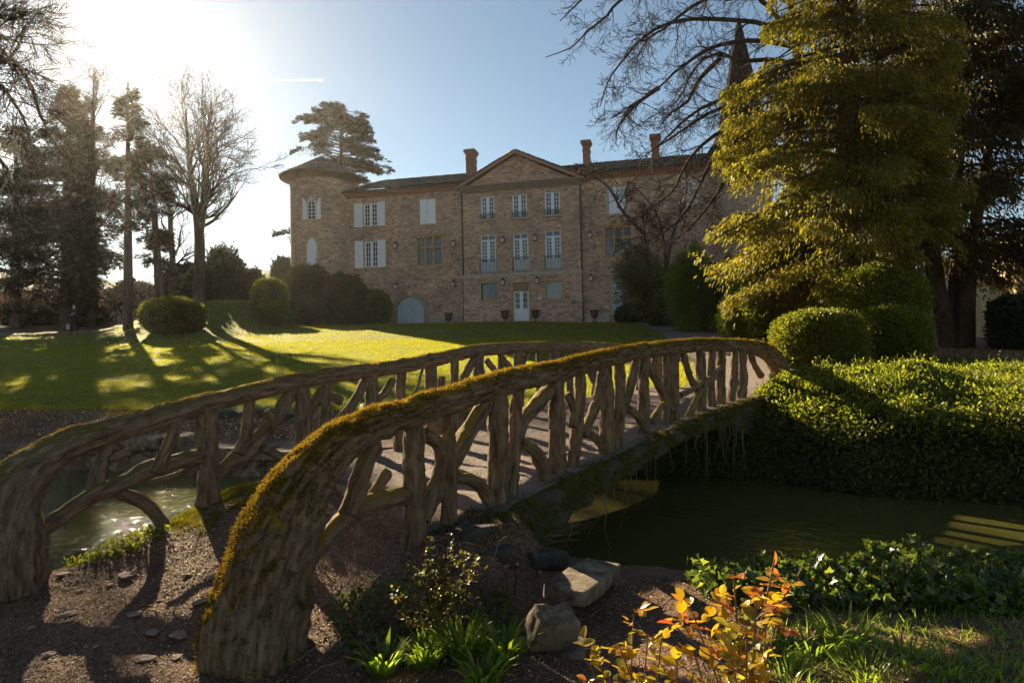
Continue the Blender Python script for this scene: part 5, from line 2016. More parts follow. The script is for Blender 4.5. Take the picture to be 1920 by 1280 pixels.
def region(poly_px, n_, fall=0.0):
    """random ground points inside the world outline of a photo-pixel polygon"""
    W_ = np.array([gpx(a, b)[:2] for a, b in poly_px])
    x0, y0 = W_.min(0)
    x1, y1 = W_.max(0)
    out = np.zeros((0, 2))
    while len(out) < n_:
        q = np.column_stack([uni(x0, x1, 4 * n_), uni(y0, y1, 4 * n_)])
        q = q[sdist(q[:, 0], q[:, 1], W_) < -0.02]
        q = q[sdist(q[:, 0], q[:, 1], WATER) > .03]
        out = np.vstack([out, q])
    out = out[:n_]
    return np.column_stack([out, gz(out[:, 0], out[:, 1])])


# ---- lawn grass: real blades, denser towards the eye
LP_ = np.array(LAWN, float)


def lawn_pts(n_, y0, y1, x0, x1):
    q = np.column_stack([uni(x0, x1, n_), uni(y0, y1, n_)])
    q = q[(np.abs(q[:, 0] / q[:, 1]) < .80)]
    q = q[sdist(q[:, 0], q[:, 1], LP_) < .05]
    return q


parts = [(lawn_pts(260000, 13.8, 21, -17, 6), .050, .010), (lawn_pts(260000, 21, 32, -26, 8), .055, .016), (lawn_pts(200000, 32, 57, -46, 8.5), .060, .026)]
P, S = [], []
for q, h, w_ in parts:
    z = gz(q[:, 0], q[:, 1])
    P.append(np.column_stack([q, z + .012]))
    hh = h * uni(.6, 1.3, len(q)) * (1 + .3 * fbm(q, .9, 3))
    S.append(np.column_stack([np.full(len(q), w_), hh, hh]))
P, S = np.concatenate(P), np.concatenate(S)
M_GRASS = leaf_mat("grass_blades", [(0, (0.105, 0.120, 0.010)), (0.7, (0.17, 0.170, 0.014)), (1, (0.25, 0.215, 0.03))], 0.6, 0.5, 2.6, 0.3, (1.05, 1.0, .4))
g = scatter("lawn_grass", T_BLADE, P, rvec(len(P)) * .75 + [0, 0, 1], np.array([0, -1, 0]) + .8 * rvec(len(P)), S, M_GRASS)
tag(g, "short sunlit mown grass of the sloping lawn", "grass", kind='stuff')
# ragged lawn edge by the pond
e = np.array([(-17, 17.2), (-12, 16.1), (-8, 15.5), (-4.5, 15.0), (0, 14.3), (3.2, 14.1), (4.4, 17), (6, 24)], float)
f = uni(0, 1, 16000) * (len(e) - 1)
i = f.astype(int)
q = e[i] + (e[i + 1] - e[i]) * (f - i)[:, None] + RNG.normal(size=(16000, 2)) * [.1, .12]
h = uni(.05, .12, len(q))
g = scatter("lawn_edge_grass", T_BLADE, np.column_stack([q, gz(q[:, 0], q[:, 1])]), rvec(len(q)) * .7 + [0, 0, 1], rvec(len(q)), np.column_stack([h * .16, h, h]), M_GRASS)
tag(g, "longer ragged grass along the lawn's edge above the pond", "grass", kind='stuff')

q = lawn_pts(5000, 14, 44, -30, 8)[:900]
sz = uni(.05, .10, len(q))
g = scatter('fallen_leaves', T_LEAF, np.column_stack([q, gz(q[:, 0], q[:, 1]) + .06]), rvec(len(q)) * [1, 1, .3], rvec(len(q)) * .5 + [0, 0, 1], np.column_stack([sz * .7, sz, sz]), LM['brown'])
tag(g, 'few brown fallen leaves scattered over the lawn', 'leaves', kind='stuff')
# ---- soil litter: chips, dead leaves, gravel
M_CHIP = leaf_mat("bark_chips", [(0, (0.11, 0.052, 0.030)), (0.5, (0.29, 0.155, 0.085)), (0.9, (0.45, 0.29, 0.18)), (1, (0.6, 0.45, 0.32))], 0.3, 0.6, 1.5, 0.3)
M_PEB = leaf_mat("pebbles", [(0, (0.12, 0.068, 0.048)), (0.6, (0.28, 0.17, 0.12)), (1, (0.45, 0.33, 0.25))], 0.0, 0.7, 1.0, 0.3)
near_soil = [(-60, 1120), (120, 1040), (300, 985), (480, 900), (640, 900), (780, 1000), (960, 1015), (1180, 1085), (1300, 1085), (1500, 1140), (2050, 1165), (2150, 1420), (-200, 1420)]
P = region(near_soil, 80000)
c = len(P)
sz = uni(.008, .024, c)
g = scatter("leaf_litter", T_LEAF, P + [0, 0, .004], rvec(c) * [1, 1, .35], rvec(c) * .7 + [0, 0, 1], np.column_stack([sz * uni(.15, .6, c), sz, sz * 3]), M_CHIP)
tag(g, "bark chips and dead leaf bits scattered on the brown soil", "leaf litter", kind='stuff')
P = region(near_soil, 5500)
c = len(P)
sz = .006 + .012 * uni(0, 1, c) ** 3
g = scatter("pebbles", rock_template(3, 1), P, rvec(c) * [1, 1, .1], rvec(c) * .2 + [0, 0, 1], np.column_stack([sz * 1.3, sz * 1.8, sz]), M_PEB)
tag(g, "small pinkish pebbles in the soil and on the bridge approach", "gravel", kind='stuff')
# gravel on the deck
t_ = uni(.4, 9.2, 14000)
c_ = uni(-.1, 2.4, 14000)
q = BO + t_[:, None] * BU + c_[:, None] * BV
sz = uni(.006, .016, 14000)
g = scatter("deck_pebbles", rock_template(4, 1), np.column_stack([q, deckz(t_, c_) + .012]) - BL, rvec(14000) * [1, 1, .1], rvec(14000) * .2 + [0, 0, 1], np.column_stack([sz * 1.2, sz * 1.6, sz]), M_PEB, bridge)
# litter on the banks behind
for poly, n_, lab in (([(-40, 770), (540, 768), (900, 740), (900, 790), (560, 826), (-40, 822)], 26000, "dark leaf litter on the bank below the lawn"), ([(1480, 690), (1640, 690), (1700, 655), (1990, 655), (2000, 720), (1700, 705)], 26000, "dead leaves and low ivy under the dark yew")):
    P = region(poly, n_)
    c = len(P)
    sz = uni(.03, .07, c)
    g = scatter("leaf_litter", T_LEAF, P + [0, 0, .01], rvec(c) * [1, 1, .5], rvec(c) * .7 + [0, 0, 1], np.column_stack([sz * .6, sz, sz]), M_CHIP)
    tag(g, lab, "leaf litter", kind='stuff')
P = region([(1480, 700), (1600, 690), (1760, 672), (1990, 680), (2000, 705), (1500, 712)], 12000)
P = P[fbm(P[:, :2], 1.2, 3) > -.1]
c = len(P)
sz = uni(.05, .09, c)
g = scatter("ground_ivy", T_IVY, P + [0, 0, .04], rvec(c) * [1, 1, .5], rvec(c) * .5 + [0, 0, 1], sz, LM['hedge'])
tag(g, "low bright ivy carpeting the ground behind the hedge", "ground cover", kind='stuff')

ch = []
for i in range(260):
    p0 = region([(-40, 1100), (300, 985), (640, 900), (780, 1000), (1180, 1085), (1500, 1180), (1300, 1420), (-200, 1420)], 1)[0]
    a_ = uni(0, 6.28)
    L = uni(.03, .16)
    d = np.array([math.cos(a_), math.sin(a_), uni(0, .25)])
    ch.append((np.array([p0 + [0, 0, .006], p0 + d * L * .5 + [*(uni(-.01, .01, 2)), .01], p0 + d * L + [0, 0, .004]]), np.array([.0028, .0024, .0015])))
V, F = sweep_batch(ch, 4)
g = mesh_np("twigs", V, F, plain("dead_twig", (.22, .14, .085), .8), None, True)
tag(g, "thin dead twigs strewn over the brown foreground soil", "twigs", kind='stuff')

# flat stones lying in the near soil
M_ROCK = plain("pinkish_stone", (0.30, 0.19, 0.14), 0.85, 14, 0.4, bumpd=0.01)
stones = [(238, 1082, .17), (118, 1080, .10), (440, 1115, .16), (375, 1130, .12), (250, 1155, .11), (285, 1190, .10), (480, 1078, .12), (400, 1085, .10), (610, 965, .09), (130, 1155, .14), (330, 1235, .08),
          (335, 1195, .13), (205, 1100, .06), (420, 1148, .08), (95, 1230, .09), (500, 1010, .08), (560, 1000, .06), (150, 1110, .05), (300, 1130, .06), (345, 1160, .05), (215, 1180, .06), (390, 1190, .09), (270, 1240, .12), (60, 1180, .07), (450, 1050, .05), (350, 1080, .06), (180, 1215, .05)]
r0 = None
for i, (px, py, s) in enumerate(stones):
    P = gpx(px, py)
    V, F = rock_template(i * 1.7 + 2, 3)
    V = V * np.array([s * 1.25, s * .9, s * .42])
    V[:, 2] += .01
    o = mesh_np("flat_stone", V, F, M_ROCK, None, True)
    o.location = P
    o.rotation_euler = (0, 0, uni(0, 3.1))
    tag(o, "small flat pinkish stone lying in the brown soil of the near bank", "stone", "flat stones in the soil left of the near trunk")


# ---- three big worked stones on the right of the near bank
def boulder(name, label, cen, dims, rz, seed, tilt=(0, 0), taper=0.0, m=None, sharp=6):
    import bmesh
    bm = bmesh.new()
    bmesh.ops.create_cube(bm, size=2)
    bmesh.ops.subdivide_edges(bm, edges=bm.edges[:], cuts=11, use_grid_fill=True)
    V = np.array([v.co[:] for v in bm.verts])
    k = (np.abs(V) ** sharp).sum(1) ** (-1 / sharp)
    V = V * k[:, None]
    V[:, 0] *= 1 - taper * (V[:, 1] * .5 + .5)
    V *= np.array(dims)
    for v, co in zip(bm.verts, V):
        p = Vector(co)
        nn_ = noise.noise(p * 5 + Vector((seed, 0, 0))) * .045 + noise.noise(p * 16 + Vector((0, seed, 0))) * .016
        v.co = p + p.normalized() * nn_ * min(1.0, min(dims) / .12)
    me = bpy.data.meshes.new(name)
    bm.to_mesh(me)
    bm.free()
    o = link_mesh(name, me, m or M_BOULD, None, True)
    o.location = cen
    o.rotation_euler = (tilt[0], tilt[1], rz)
    tag(o, label, "stone")
    return o


def boulder_mat():
    m, n, l, p, o = mat("weathered_stone")
    tc = n.new('ShaderNodeTexCoord')
    t1 = noise_n(n, l, tc.outputs['Object'], 7, 9, .7)
    t2 = noise_n(n, l, mapping(n, l, tc.outputs['Object'], (1, 1, .3)), 45, 6, .7)
    r = ramp(n, [(.36, (.055, .032, .018)), (.5, (.17, .11, .062)), (.64, (.38, .275, .175))])
    l.new(t1.outputs[0], r.inputs[0])
    t3 = noise_n(n, l, tc.outputs['Object'], 3.5, 5, .7)
    r3 = ramp(n, [(.56, g3(0)), (.68, g3(1))])
    l.new(t3.outputs[0], r3.inputs[0])
    l.new(mixc(n, l, r3.outputs[0], r.outputs[0], (.09, .075, .025)), p.inputs['Base Color'])
    p.inputs['Roughness'].default_value = .85
    b1 = bump(n, l, t1.outputs[0], .05, .9)
    l.new(bump(n, l, t2.outputs[0], .012, 1, b1), p.inputs['Normal'])
    return m


M_BOULD = boulder_mat()
p1, p2 = at(1062, 1092, 4.3), at(1128, 1056, 4.85)
cen = (p1 + p2) / 2
yaw = math.atan2(p2[1] - p1[1], p2[0] - p1[0]) - math.pi / 2
boulder("stone_slab", "long weathered stone slab lying over the pond's edge", cen - [0, 0, .05], (.150, .37, .050), yaw, 3.0, (math.radians(-2), math.radians(4)), 0.12, sharp=14)
p1 = at(1032, 1128, 3.85)
boulder("stone_block", "rough wedge-shaped stone block propping the lower end of the slab", p1 - [0, 0, .13], (.125, .085, .10), .35, 8.0, (.45, .12), .1, sharp=16)
boulder("ground_stone", "flat rock with a sunlit face low in the soil below the stone block", gpx(1050, 1215) + [0, 0, -.05], (.17, .12, .07), -.4, 14.0, (.15, 0), .2, sharp=8)
M_DROCK = plain("dark_wet_rock", (.055, .042, .028), .8, 16, .5, bumpd=.03)
boulder("bank_rock", "dark rough rock at the water's edge right of the bridge's near end", gpx(1010, 1042) + [.02, .05, -.05], (.20, .13, .07), .7, 21.0, (0, .1), .2, M_DROCK, sharp=5)
boulder("bank_rock", "dark mossy rock wedged under the near end of the bridge deck", gpx(890, 1000) + [.0, .1, -.06], (.22, .12, .09), .9, 27.0, (0, .1), .2, M_DROCK, sharp=5)
boulder("bank_rock", "low dark rock between the slab and the mossy rock under the deck", gpx(935, 1030) + [.0, .02, -.05], (.15, .10, .07), .3, 37.0, (0, .1), .2, M_DROCK, sharp=5)
P = region([(800, 1000), (870, 960), (1000, 985), (1080, 1030), (1040, 1060), (900, 1050)], 7000)
c = len(P)
sz = uni(.012, .035, c)
g = scatter("bank_moss", T_BLADE, P, rvec(c) * .9 + [0, 0, .7], rvec(c), np.column_stack([sz * .3, sz, sz]), leaf_mat("dark_moss", [(0, (.035, .035, .01)), (1, (.09, .08, .02))], .4, .8, 1.6, .1))
tag(g, "dark moss and roots on the near bank under the bridge", "moss", kind='stuff')
# ivy and roots draping the far abutment
_pp = []
while len(_pp) < 2600:
    a_, b_ = uni(1180, 1990), uni(760, 1010)
    if b_ < np.interp(a_, [1180, 1400, 1500, 1990], [860, 770, 800, 880]): continue
    q_ = gpx(a_, b_, 14)
    if q_[2] > ZW - .05 and q_[1] > 7: _pp.append(q_)
P = np.repeat(np.array(_pp), 10, axis=0) + RNG.normal(size=(26000, 3)) * [.09, .05, .07] + [-.03, -.08, .02]
P = P[P[:, 2] > ZW]
c = len(P)
sz = uni(.03, .065, c)
g = scatter("bank_ivy", T_LEAF, P + [-.05, -.10, 0], rvec(c) + [-.2, -.6, -.2], rvec(c), np.column_stack([sz * .6, sz, sz]), LM['mid'])
tag(g, "dark trailing leaves covering the far bank beside the bridge abutment", "ivy", kind='stuff')

# ---- stone edging of the far left bank
kb = thing("stone_edging", "low stone edging wall along the far left bank of the pond", "edging", (-8, 12.6, -2.3))
a, b_ = np.array([-14.5, 14.75]), np.array([-3.1, 11.05])
L = np.linalg.norm(b_ - a)
u_ = (b_ - a) / L
v_ = np.array([-u_[1], u_[0]])
x = 0
import bmesh as _bm
mbw = MB()
mbw.v += []
while x < L - .3:
    w_ = uni(.5, 1.3)
    for (z0, z1, o0, o1) in ((-2.3, -1.62 + uni(-.03, .03), -.02, .4), (-1.60, -1.44 + uni(-.03, .03), -.10 + uni(-.04, .04), .42)):
        k = len(mbw.v)
        for zz_ in (z0, z1):
            for (s_, o_) in ((x + .01, o0), (x + w_ - .02, o0), (x + w_ - .02, o1), (x + .01, o1)):
                q = a + u_ * s_ + v_ * (o_ + uni(-.015, .015))
                mbw.v.append((q[0] + 8, q[1] - 12.6, zz_ + 2.3 + uni(-.01, .01)))
        mbw.f += [(k, k + 3, k + 2, k + 1), (k + 4, k + 5, k + 6, k + 7), (k, k + 1, k + 5, k + 4), (k + 1, k + 2, k + 6, k + 5), (k + 2, k + 3, k + 7, k + 6), (k + 3, k, k + 4, k + 7)]
    x += w_
mbw.build("edging_stones", M_BOULD, kb, bevel=.02)
for i, (px, py, s, lab) in enumerate(((250, 838, .42, "pale boulder on the stone edging behind the far railing"), (300, 848, .36, "dark boulder tumbled on the stone edging behind the far railing"), (345, 835, .40, "grey boulder behind the dark one on the stone edging"), (195, 840, .3, "small pale rock left of the boulders on the stone edging"))):
    P = at(px, py, 12.2)
    boulder("boulder", lab, (P[0], P[1], -1.38), (s, s * .7, s * .4), i * .8, 31 + i * 5, sharp=3)

# silvery plants and narcissus tuft on the far left bank
M_LAV = leaf_mat("silver_leaves", [(0, (0.10, 0.12, 0.09)), (1, (0.22, 0.25, 0.20))], .3, .6, 1.4)


def tuft(name, label, cen, cnt, r, h, w_, m, cat="plant", spread=.6, group=None, bend=.6):
    """clump of curved blades: 3 segments each"""
    tv = np.array([[-.5, 0, 0], [.5, 0, 0], [-.48, .38, .05], [.48, .38, .05], [-.38, .72, .0], [.38, .72, .0], [0, 1, -.16]])
    tf = np.array([[0, 1, 3, 2], [2, 3, 5, 4], [4, 5, 6, 6]])
    tf = np.array([[0, 1, 3], [0, 3, 2], [2, 3, 5], [2, 5, 4], [4, 5, 6]])
    a_ = uni(0, 2 * math.pi, cnt)
    rr = r * np.sqrt(uni(0, 1, cnt))
    P = np.column_stack([cen[0] + rr * np.cos(a_), cen[1] + rr * np.sin(a_), np.full(cnt, cen[2])])
    D = np.column_stack([np.cos(a_) * spread, np.sin(a_) * spread, np.ones(cnt)]) + .25 * rvec(cnt)
    N = np.column_stack([-np.cos(a_), -np.sin(a_), np.full(cnt, .3)])
    hh = h * uni(.5, 1.1, cnt)
    tvb = tv.copy()
    tvb[:, 2] *= 2 * bend
    o = scatter(name, (tvb, tf), P, D, N, np.column_stack([np.full(cnt, w_) * uni(.7, 1.2, cnt), hh, hh]), m, None, True, org=cen)
    o.location = cen
    tag(o, label, cat, group)
    return o


for i, (px, py, r, lab) in enumerate(((430, 778, .28, "silvery grey plant leftmost on the bank behind the far railing"), (500, 772, .36, "large silvery grey plant seen between two far posts"), (545, 784, .22, "small silvery grey plant beside the thick far post"))):
    tuft("silver_plant", lab, gpx(px, py), 500, r, .20, .014, M_LAV, spread=1.0)
M_FRESH = leaf_mat("fresh_blades", [(0, (0.07, 0.12, 0.02)), (1, (0.16, 0.22, 0.04))], .5, .4, 2.0, .4, (1, 1, .5))
tuft("leafy_tuft", "bright tuft of strappy leaves on the bank by the lawn's edge", gpx(660, 778), 120, .10, .34, .022, M_FRESH, spread=.5)
tuft("leafy_tuft", "strappy green tuft seen through the near railing beyond the deck", gpx(868, 756), 150, .14, .40, .025, M_FRESH, spread=.5)

# plants of the near bank
M_TUFT = leaf_mat("broad_blades", [(0, (0.09, 0.14, 0.018)), (1, (0.22, 0.27, 0.035))], .55, .35, 2.4, .4, (1, 1, .45))
for i, (px, py, h, n_, lab) in enumerate(((720, 1262, .20, 60, "bright green leafy tuft leftmost at the bottom edge"), (800, 1250, .22, 90, "bright green leafy tuft second from the left at the bottom edge"), (868, 1240, .26, 110, "tallest bright green leafy tuft below the small thorny bush"), (945, 1245, .22, 90, "bright green leafy tuft right of the tallest one"), (905, 1285, .18, 70, "low bright green tuft cut by the bottom edge"))):
    tuft("leafy_tuft", lab, gpx(px, py), n_, .075, h, .024, M_TUFT, spread=.55)
for i, (px, py, h, n_, w_, lab) in enumerate(((1455, 1225, .17, 130, .012, "grass clump just right of the orange-leaved rose"), (1520, 1215, .20, 130, .013, "bright grass clump below the ivy patch"), (1590, 1200, .22, 90, .016, "grass clump with upright blades beneath the ivy"), (1480, 1275, .14, 140, .010, "low grass clump at the bottom edge right of the rose"), (1620, 1265, .15, 140, .010, "low grass clump at the bottom edge under the ivy"), (1700, 1240, .14, 120, .011, "darker grass clump in the right foreground"), (1780, 1260, .13, 120, .010, "grass clump near the lower right corner"), (1880, 1265, .13, 120, .010, "grass clump in the lower right corner"))):
    tuft("grass_clump", lab, gpx(px, py), n_ // 2, .15, h, w_, M_TUFT, cat="grass", spread=.8)
P = region([(1380, 1130), (1500, 1120), (1990, 1150), (2000, 1400), (1300, 1400)], 3200)
c = len(P)
h = uni(.03, .10, c)
g = scatter("ground_grass", T_BLADE, P, rvec(c) * .9 + [0, 0, .9], rvec(c), np.column_stack([h * .1, h, h]), M_TUFT)
tag(g, "thin grass and weeds on the right foreground soil", "grass", kind='stuff')
# ivy patch
M_IVY = leaf_mat("ivy_leaves", [(0, (0.026, 0.040, 0.010)), (0.6, (0.065, 0.090, 0.018)), (1, (0.15, 0.17, 0.035))], .5, .3, 2.6, .5, (1, 1, .5))
Pi = region([(1275, 1092), (1420, 1088), (1600, 1078), (1960, 1068), (1990, 1165), (1760, 1160), (1500, 1150), (1340, 1135)], 5200)
c = len(Pi)
hh = uni(0.01, .20, c) * (1 + .6 * fbm(Pi[:, :2], 2.5, 2)) * (1 - .6 * smooth01((4.7 - Pi[:, 1]) / .6))
sz = uni(.035, .075, c)
g = scatter("ivy_patch", T_IVY, Pi + np.column_stack([np.zeros(c), np.zeros(c), hh]), rvec(c) + [0, -.2, .1], rvec(c) * .8 + [0, -.5, .6], sz, M_IVY)
tag(g, "dense glossy ivy mass along the near bank in the right foreground", "ivy", kind='stuff')
Pi = region([(600, 1130), (760, 1090), (960, 1120), (1000, 1200), (860, 1260), (640, 1270)], 1500)
c = len(Pi)
sz = uni(.018, .04, c)
g = scatter("ivy_sprigs", T_IVY, Pi + np.column_stack([np.zeros(c), np.zeros(c), uni(0, .08, c)]), rvec(c) + [0, 0, .1], rvec(c) * .8 + [0, -.3, .7], sz, M_IVY)
tag(g, "small dark ivy leaves and weeds at the foot of the near trunk", "ivy", kind='stuff')
Pi = region([(95, 1050), (230, 1015), (310, 990), (330, 1005), (260, 1040), (110, 1070)], 900)
c = len(Pi)
sz = uni(.02, .045, c)
g = scatter("bank_weeds", T_LEAF, Pi + np.column_stack([np.zeros(c), np.zeros(c), uni(0, .07, c)]), rvec(c) + [0, 0, .3], rvec(c), np.column_stack([sz * .6, sz, sz]), LM['hedge'])
tag(g, "small yellow-green weeds along the pond's lip beside the far trunk", "weeds", kind='stuff')
Pi = region([(310, 990), (370, 935), (470, 905), (520, 905), (500, 940), (420, 965), (400, 1000), (330, 1010)], 30000)
c = len(Pi)
sz = uni(.012, .028, c) * np.clip(.7 + fbm(Pi[:, :2], 5, 3), .2, 1.6)
g = scatter("ground_moss", T_BLADE, Pi, rvec(c) * .8 + [0, 0, 1], rvec(c), np.column_stack([sz * .3, sz, sz]), leaf_mat("ground_moss", [(0, (.09, .085, .012)), (1, (.20, .18, .03))], .5, .8, 1.9, .1, (1, .95, .4)))
tag(g, "golden-green moss cushion on the bank round the first far post", "moss", kind='stuff')
# dead stems and roots on the near bank
ch = []
for i in range(70):
    p0 = region([(590, 1080), (760, 1040), (1050, 1060), (1000, 1180), (700, 1270), (600, 1270)], 1)[0]
    L = uni(.12, .45)
    d = rvec(1)[0]
    d[2] = abs(d[2]) * .9
    pts = [p0 + d * L * k / 5 + np.array([0, 0, -.35 * L * (k / 5) ** 2]) + .01 * RNG.normal(size=3) for k in range(6)]
    ch.append((np.array(pts), np.linspace(.0035, .0015, 6)))
V, F = sweep_batch(ch, 4)
g = mesh_np("dead_stems", V, F, plain("dry_stem", (0.25, 0.19, 0.13), .8), None, True)
tag(g, "tangle of thin dry stems on the shaded bank right of the near trunk", "dead stems", kind='stuff')


# ---- small shrubs and roses in the foreground
def stem_plant(name, label, base, tips, leafsets, r=.005, seedw=.04, cat="shrub", twig=None, sub=3, from_=.25, comp=5):
    """base point, list of tip points; leafsets: list of (material, lo, hi, per-stem count, size) with lo..hi the height range"""
    t = thing(name, label, cat, base)
    ch, nodes = [], []
    base = np.array(base, float)
    for tip in tips:
        tip = np.array(tip, float)
        b0 = base + np.array([uni(-seedw, seedw), uni(-seedw, seedw), -.02])
        mid = b0 * .5 + tip * .5 + np.array([(b0[0] - tip[0]) * .25, uni(-.03, .03), .06 * np.linalg.norm(tip - b0)])
        P, R = spline([b0, mid, tip], [r, r * .8, r * .45], .02)
        ch.append((P - base, R))
        L = np.linalg.norm(tip - b0)
        for k in range(sub):
            i = int(len(P) * uni(.35, .9))
            d = nrm(P[min(i + 1, len(P) - 1)] - P[i - 1]) + .9 * rvec(1)[0]
            q = P[i] + nrm(d) * L * uni(.12, .25)
            sp = np.array([P[i], (P[i] + q) / 2 + .01 * RNG.normal(size=3), q])
            ch.append((sp - base, np.array([r * .5, r * .4, r * .3])))
            for f in np.linspace(.3, 1, 4): nodes.append((P[i] * (1 - f) + q * f, nrm(d), (P[i] * (1 - f) + q * f)[2]))
        for i in range(int(len(P) * from_), len(P), 2):
            nodes.append((P[i], nrm(P[min(i + 1, len(P) - 1)] - P[i - 1]), P[i][2]))
    V, F = sweep_batch(ch, 6)
    mesh_np("stems", V, F, twig or M_TWIG, t, True)
    zt, zb_ = max(q[2] for q in tips), base[2]
    for (m, lo, hi, prob, size, nm) in leafsets:
        LP, LD, LN = [], [], []
        for p, d, z in nodes:
            f = (z - zb_) / (zt - zb_)
            if not (lo <= f <= hi) or uni(0, 1) > prob: continue
            rd = nrm(d * .3 + rvec(1)[0] + np.array([0, 0, .15]))
            side = nrm(np.cross(rd, [0, 0, 1.0]))
            st = p
            if comp > 1:
                for j in range(comp):
                    s_ = (j // 2 + 1) * size * .55
                    if j == comp - 1: dd, s_ = rd, s_
                    else: dd = rd * .5 + side * (1 if j % 2 else -1)
                    LP.append(p + rd * s_)
                    LD.append(dd + .25 * rvec(1)[0])
                    LN.append(np.array([0, 0, 1.0]) + .55 * rvec(1)[0])
            else:
                LP.append(p)
                LD.append(rd)
                LN.append(rvec(1)[0] + [0, 0, .5])
        if LP:
            c = len(LP)
            sz = uni(.6, 1.15, c) * size
            scatter(nm, T_ROSE, np.array(LP), np.array(LD), np.array(LN), np.column_stack([sz * .95, sz, sz]), m, t, True, org=base)
    return t


M_ROSE_O = leaf_mat("orange_leaves", [(0, (.30, .07, .02)), (.5, (.42, .16, .03)), (1, (.46, .26, .03))], .5, .35, 1.7, .45, (1, .9, .5))
M_ROSE_Y = leaf_mat("yellow_leaves", [(0, (.30, .17, .015)), (.5, (.38, .25, .02)), (1, (.26, .24, .03))], .5, .35, 1.8, .45, (1, .95, .4))
M_ROSE_G = leaf_mat("olive_leaves", [(0, (.06, .06, .02)), (1, (.16, .14, .035))], .4, .35, 1.8, .45, (1, 1, .5))
M_CANE = plain("rose_cane", (.16, .075, .04), .5, 30, .3)


def gb(px, Y):
    x = ray(px, 1200)[0] * Y
    return np.array([x, Y, gz1(x, Y)])


stem_plant("rose_bush", "rose bush with fiery orange young leaves standing highest in the foreground", gb(1395, 1.95),
           [at(1452, 1048, 1.9), at(1375, 1068, 1.85), at(1478, 1075, 1.95), at(1350, 1110, 1.9), at(1300, 1150, 1.85), at(1325, 1178, 1.95), at(1418, 1130, 1.8), at(1440, 1100, 2.0), at(1300, 1215, 1.8), at(1370, 1225, 1.8), at(1400, 1180, 1.7)],
           [(M_ROSE_O, .78, 1.1, .65, .036, "orange_leaves"), (M_ROSE_Y, .45, .95, .55, .040, "yellow_leaves"), (M_ROSE_G, .45, .9, .16, .040, "green_leaves")], .005, .05, "rose bush", M_CANE, sub=1, from_=.5, comp=3)
stem_plant("rose_bush", "lower rose bush with yellow and rust leaves left of the orange one", gb(1215, 1.9),
           [at(1188, 1150, 1.95), at(1112, 1208, 1.85), at(1160, 1205, 1.9), at(1215, 1185, 1.9), at(1240, 1195, 1.8), at(1268, 1228, 1.75), at(1180, 1250, 1.8), at(1090, 1222, 1.9), at(1140, 1262, 1.75), at(1300, 1262, 1.75), at(1230, 1262, 1.7), at(1340, 1265, 1.8), at(1120, 1290, 1.8)],
           [(M_ROSE_Y, .5, 1.1, .60, .034, "yellow_leaves"), (M_ROSE_O, .75, 1.1, .30, .030, "orange_leaves"), (M_ROSE_G, .5, 1.0, .18, .034, "green_leaves")], .004, .08, "rose bush", M_CANE, sub=1, from_=.55, comp=3)
stem_plant("thorny_bush", "small thorny bush with tiny orange-green leaves right of the near trunk", gpx(810, 1195),
           [at(850, 1000, 3.9), at(800, 1015, 3.9), at(770, 1055, 3.8), at(905, 1070, 3.8), at(880, 1040, 3.9), at(740, 1110, 3.6), at(860, 1095, 3.7), at(790, 1090, 3.8), at(895, 1120, 3.6), at(830, 1060, 3.9), at(820, 1110, 3.7), at(760, 1150, 3.6), at(870, 1150, 3.6)],
           [(leaf_mat("tiny_leaves", [(0, (.16, .09, .02)), (.5, (.16, .14, .02)), (1, (.10, .13, .025))], .5, .4, 1.9, .4, (1, .9, .4)), .1, 1.2, .9, .024, "foliage")], .004, .10, "bush", sub=7, from_=.15, comp=3)
stem_plant("rose_bush", "sparse bare rose stems with a few leaves above the bank rocks", gpx(960, 1110), [at(975, 1035, 4.2), at(930, 1050, 4.2), at(1000, 1060, 4.1)],
           [(M_ROSE_Y, .5, 1.1, .25, .024, "foliage")], .003, .04, "rose bush", sub=3, comp=1)
stem_plant("seed_stalk", "thin forked seed stalk standing above the ivy", gpx(1560, 1110), [at(1540, 1036, 4.9), at(1588, 1033, 4.9), at(1568, 1046, 4.9)], [], .003, .005, "plant", plain("dry_stalk", (.3, .24, .15), .8), sub=0)

# ---- garden walls
def garden_wall(name, label, pts, h, th, m, zoff=-.4, capm=None, cat="wall", cap=.12):
    t = thing(name, label, cat, (pts[0][0], pts[0][1], 0))
    b, cp = MB(), MB()
    for i in range(len(pts) - 1):
        p, q = np.array(pts[i], float), np.array(pts[i + 1], float)
        k = max(1, int(np.linalg.norm(q - p) / 4))
        u_ = nrm(q - p)
        v_ = np.array([-u_[1], u_[0]]) * th / 2
        for (mb, z0_, z1_, e) in ((b, zoff, h, 1), (cp, h + .003, h + cap, 1.35)):
            o_ = np.array(pts[0])
            k0 = len(mb.v)
            for (pt, sg) in ((p, -1), (q, -1), (q, 1), (p, 1)):
                w_ = pt + v_ * sg * e - o_
                mb.v.append((w_[0], w_[1], z0_))
            for (pt, sg) in ((p, -1), (q, -1), (q, 1), (p, 1)):
                w_ = pt + v_ * sg * e - o_
                mb.v.append((w_[0], w_[1], z1_))
            mb.f += [(k0, k0 + 3, k0 + 2, k0 + 1), (k0 + 4, k0 + 5, k0 + 6, k0 + 7), (k0, k0 + 1, k0 + 5, k0 + 4), (k0 + 1, k0 + 2, k0 + 6, k0 + 5), (k0 + 2, k0 + 3, k0 + 7, k0 + 6), (k0 + 3, k0, k0 + 4, k0 + 7)]
    b.build("masonry", m, t, uv=True)
    cp.build("coping", capm or M_TILE, t)
    return t


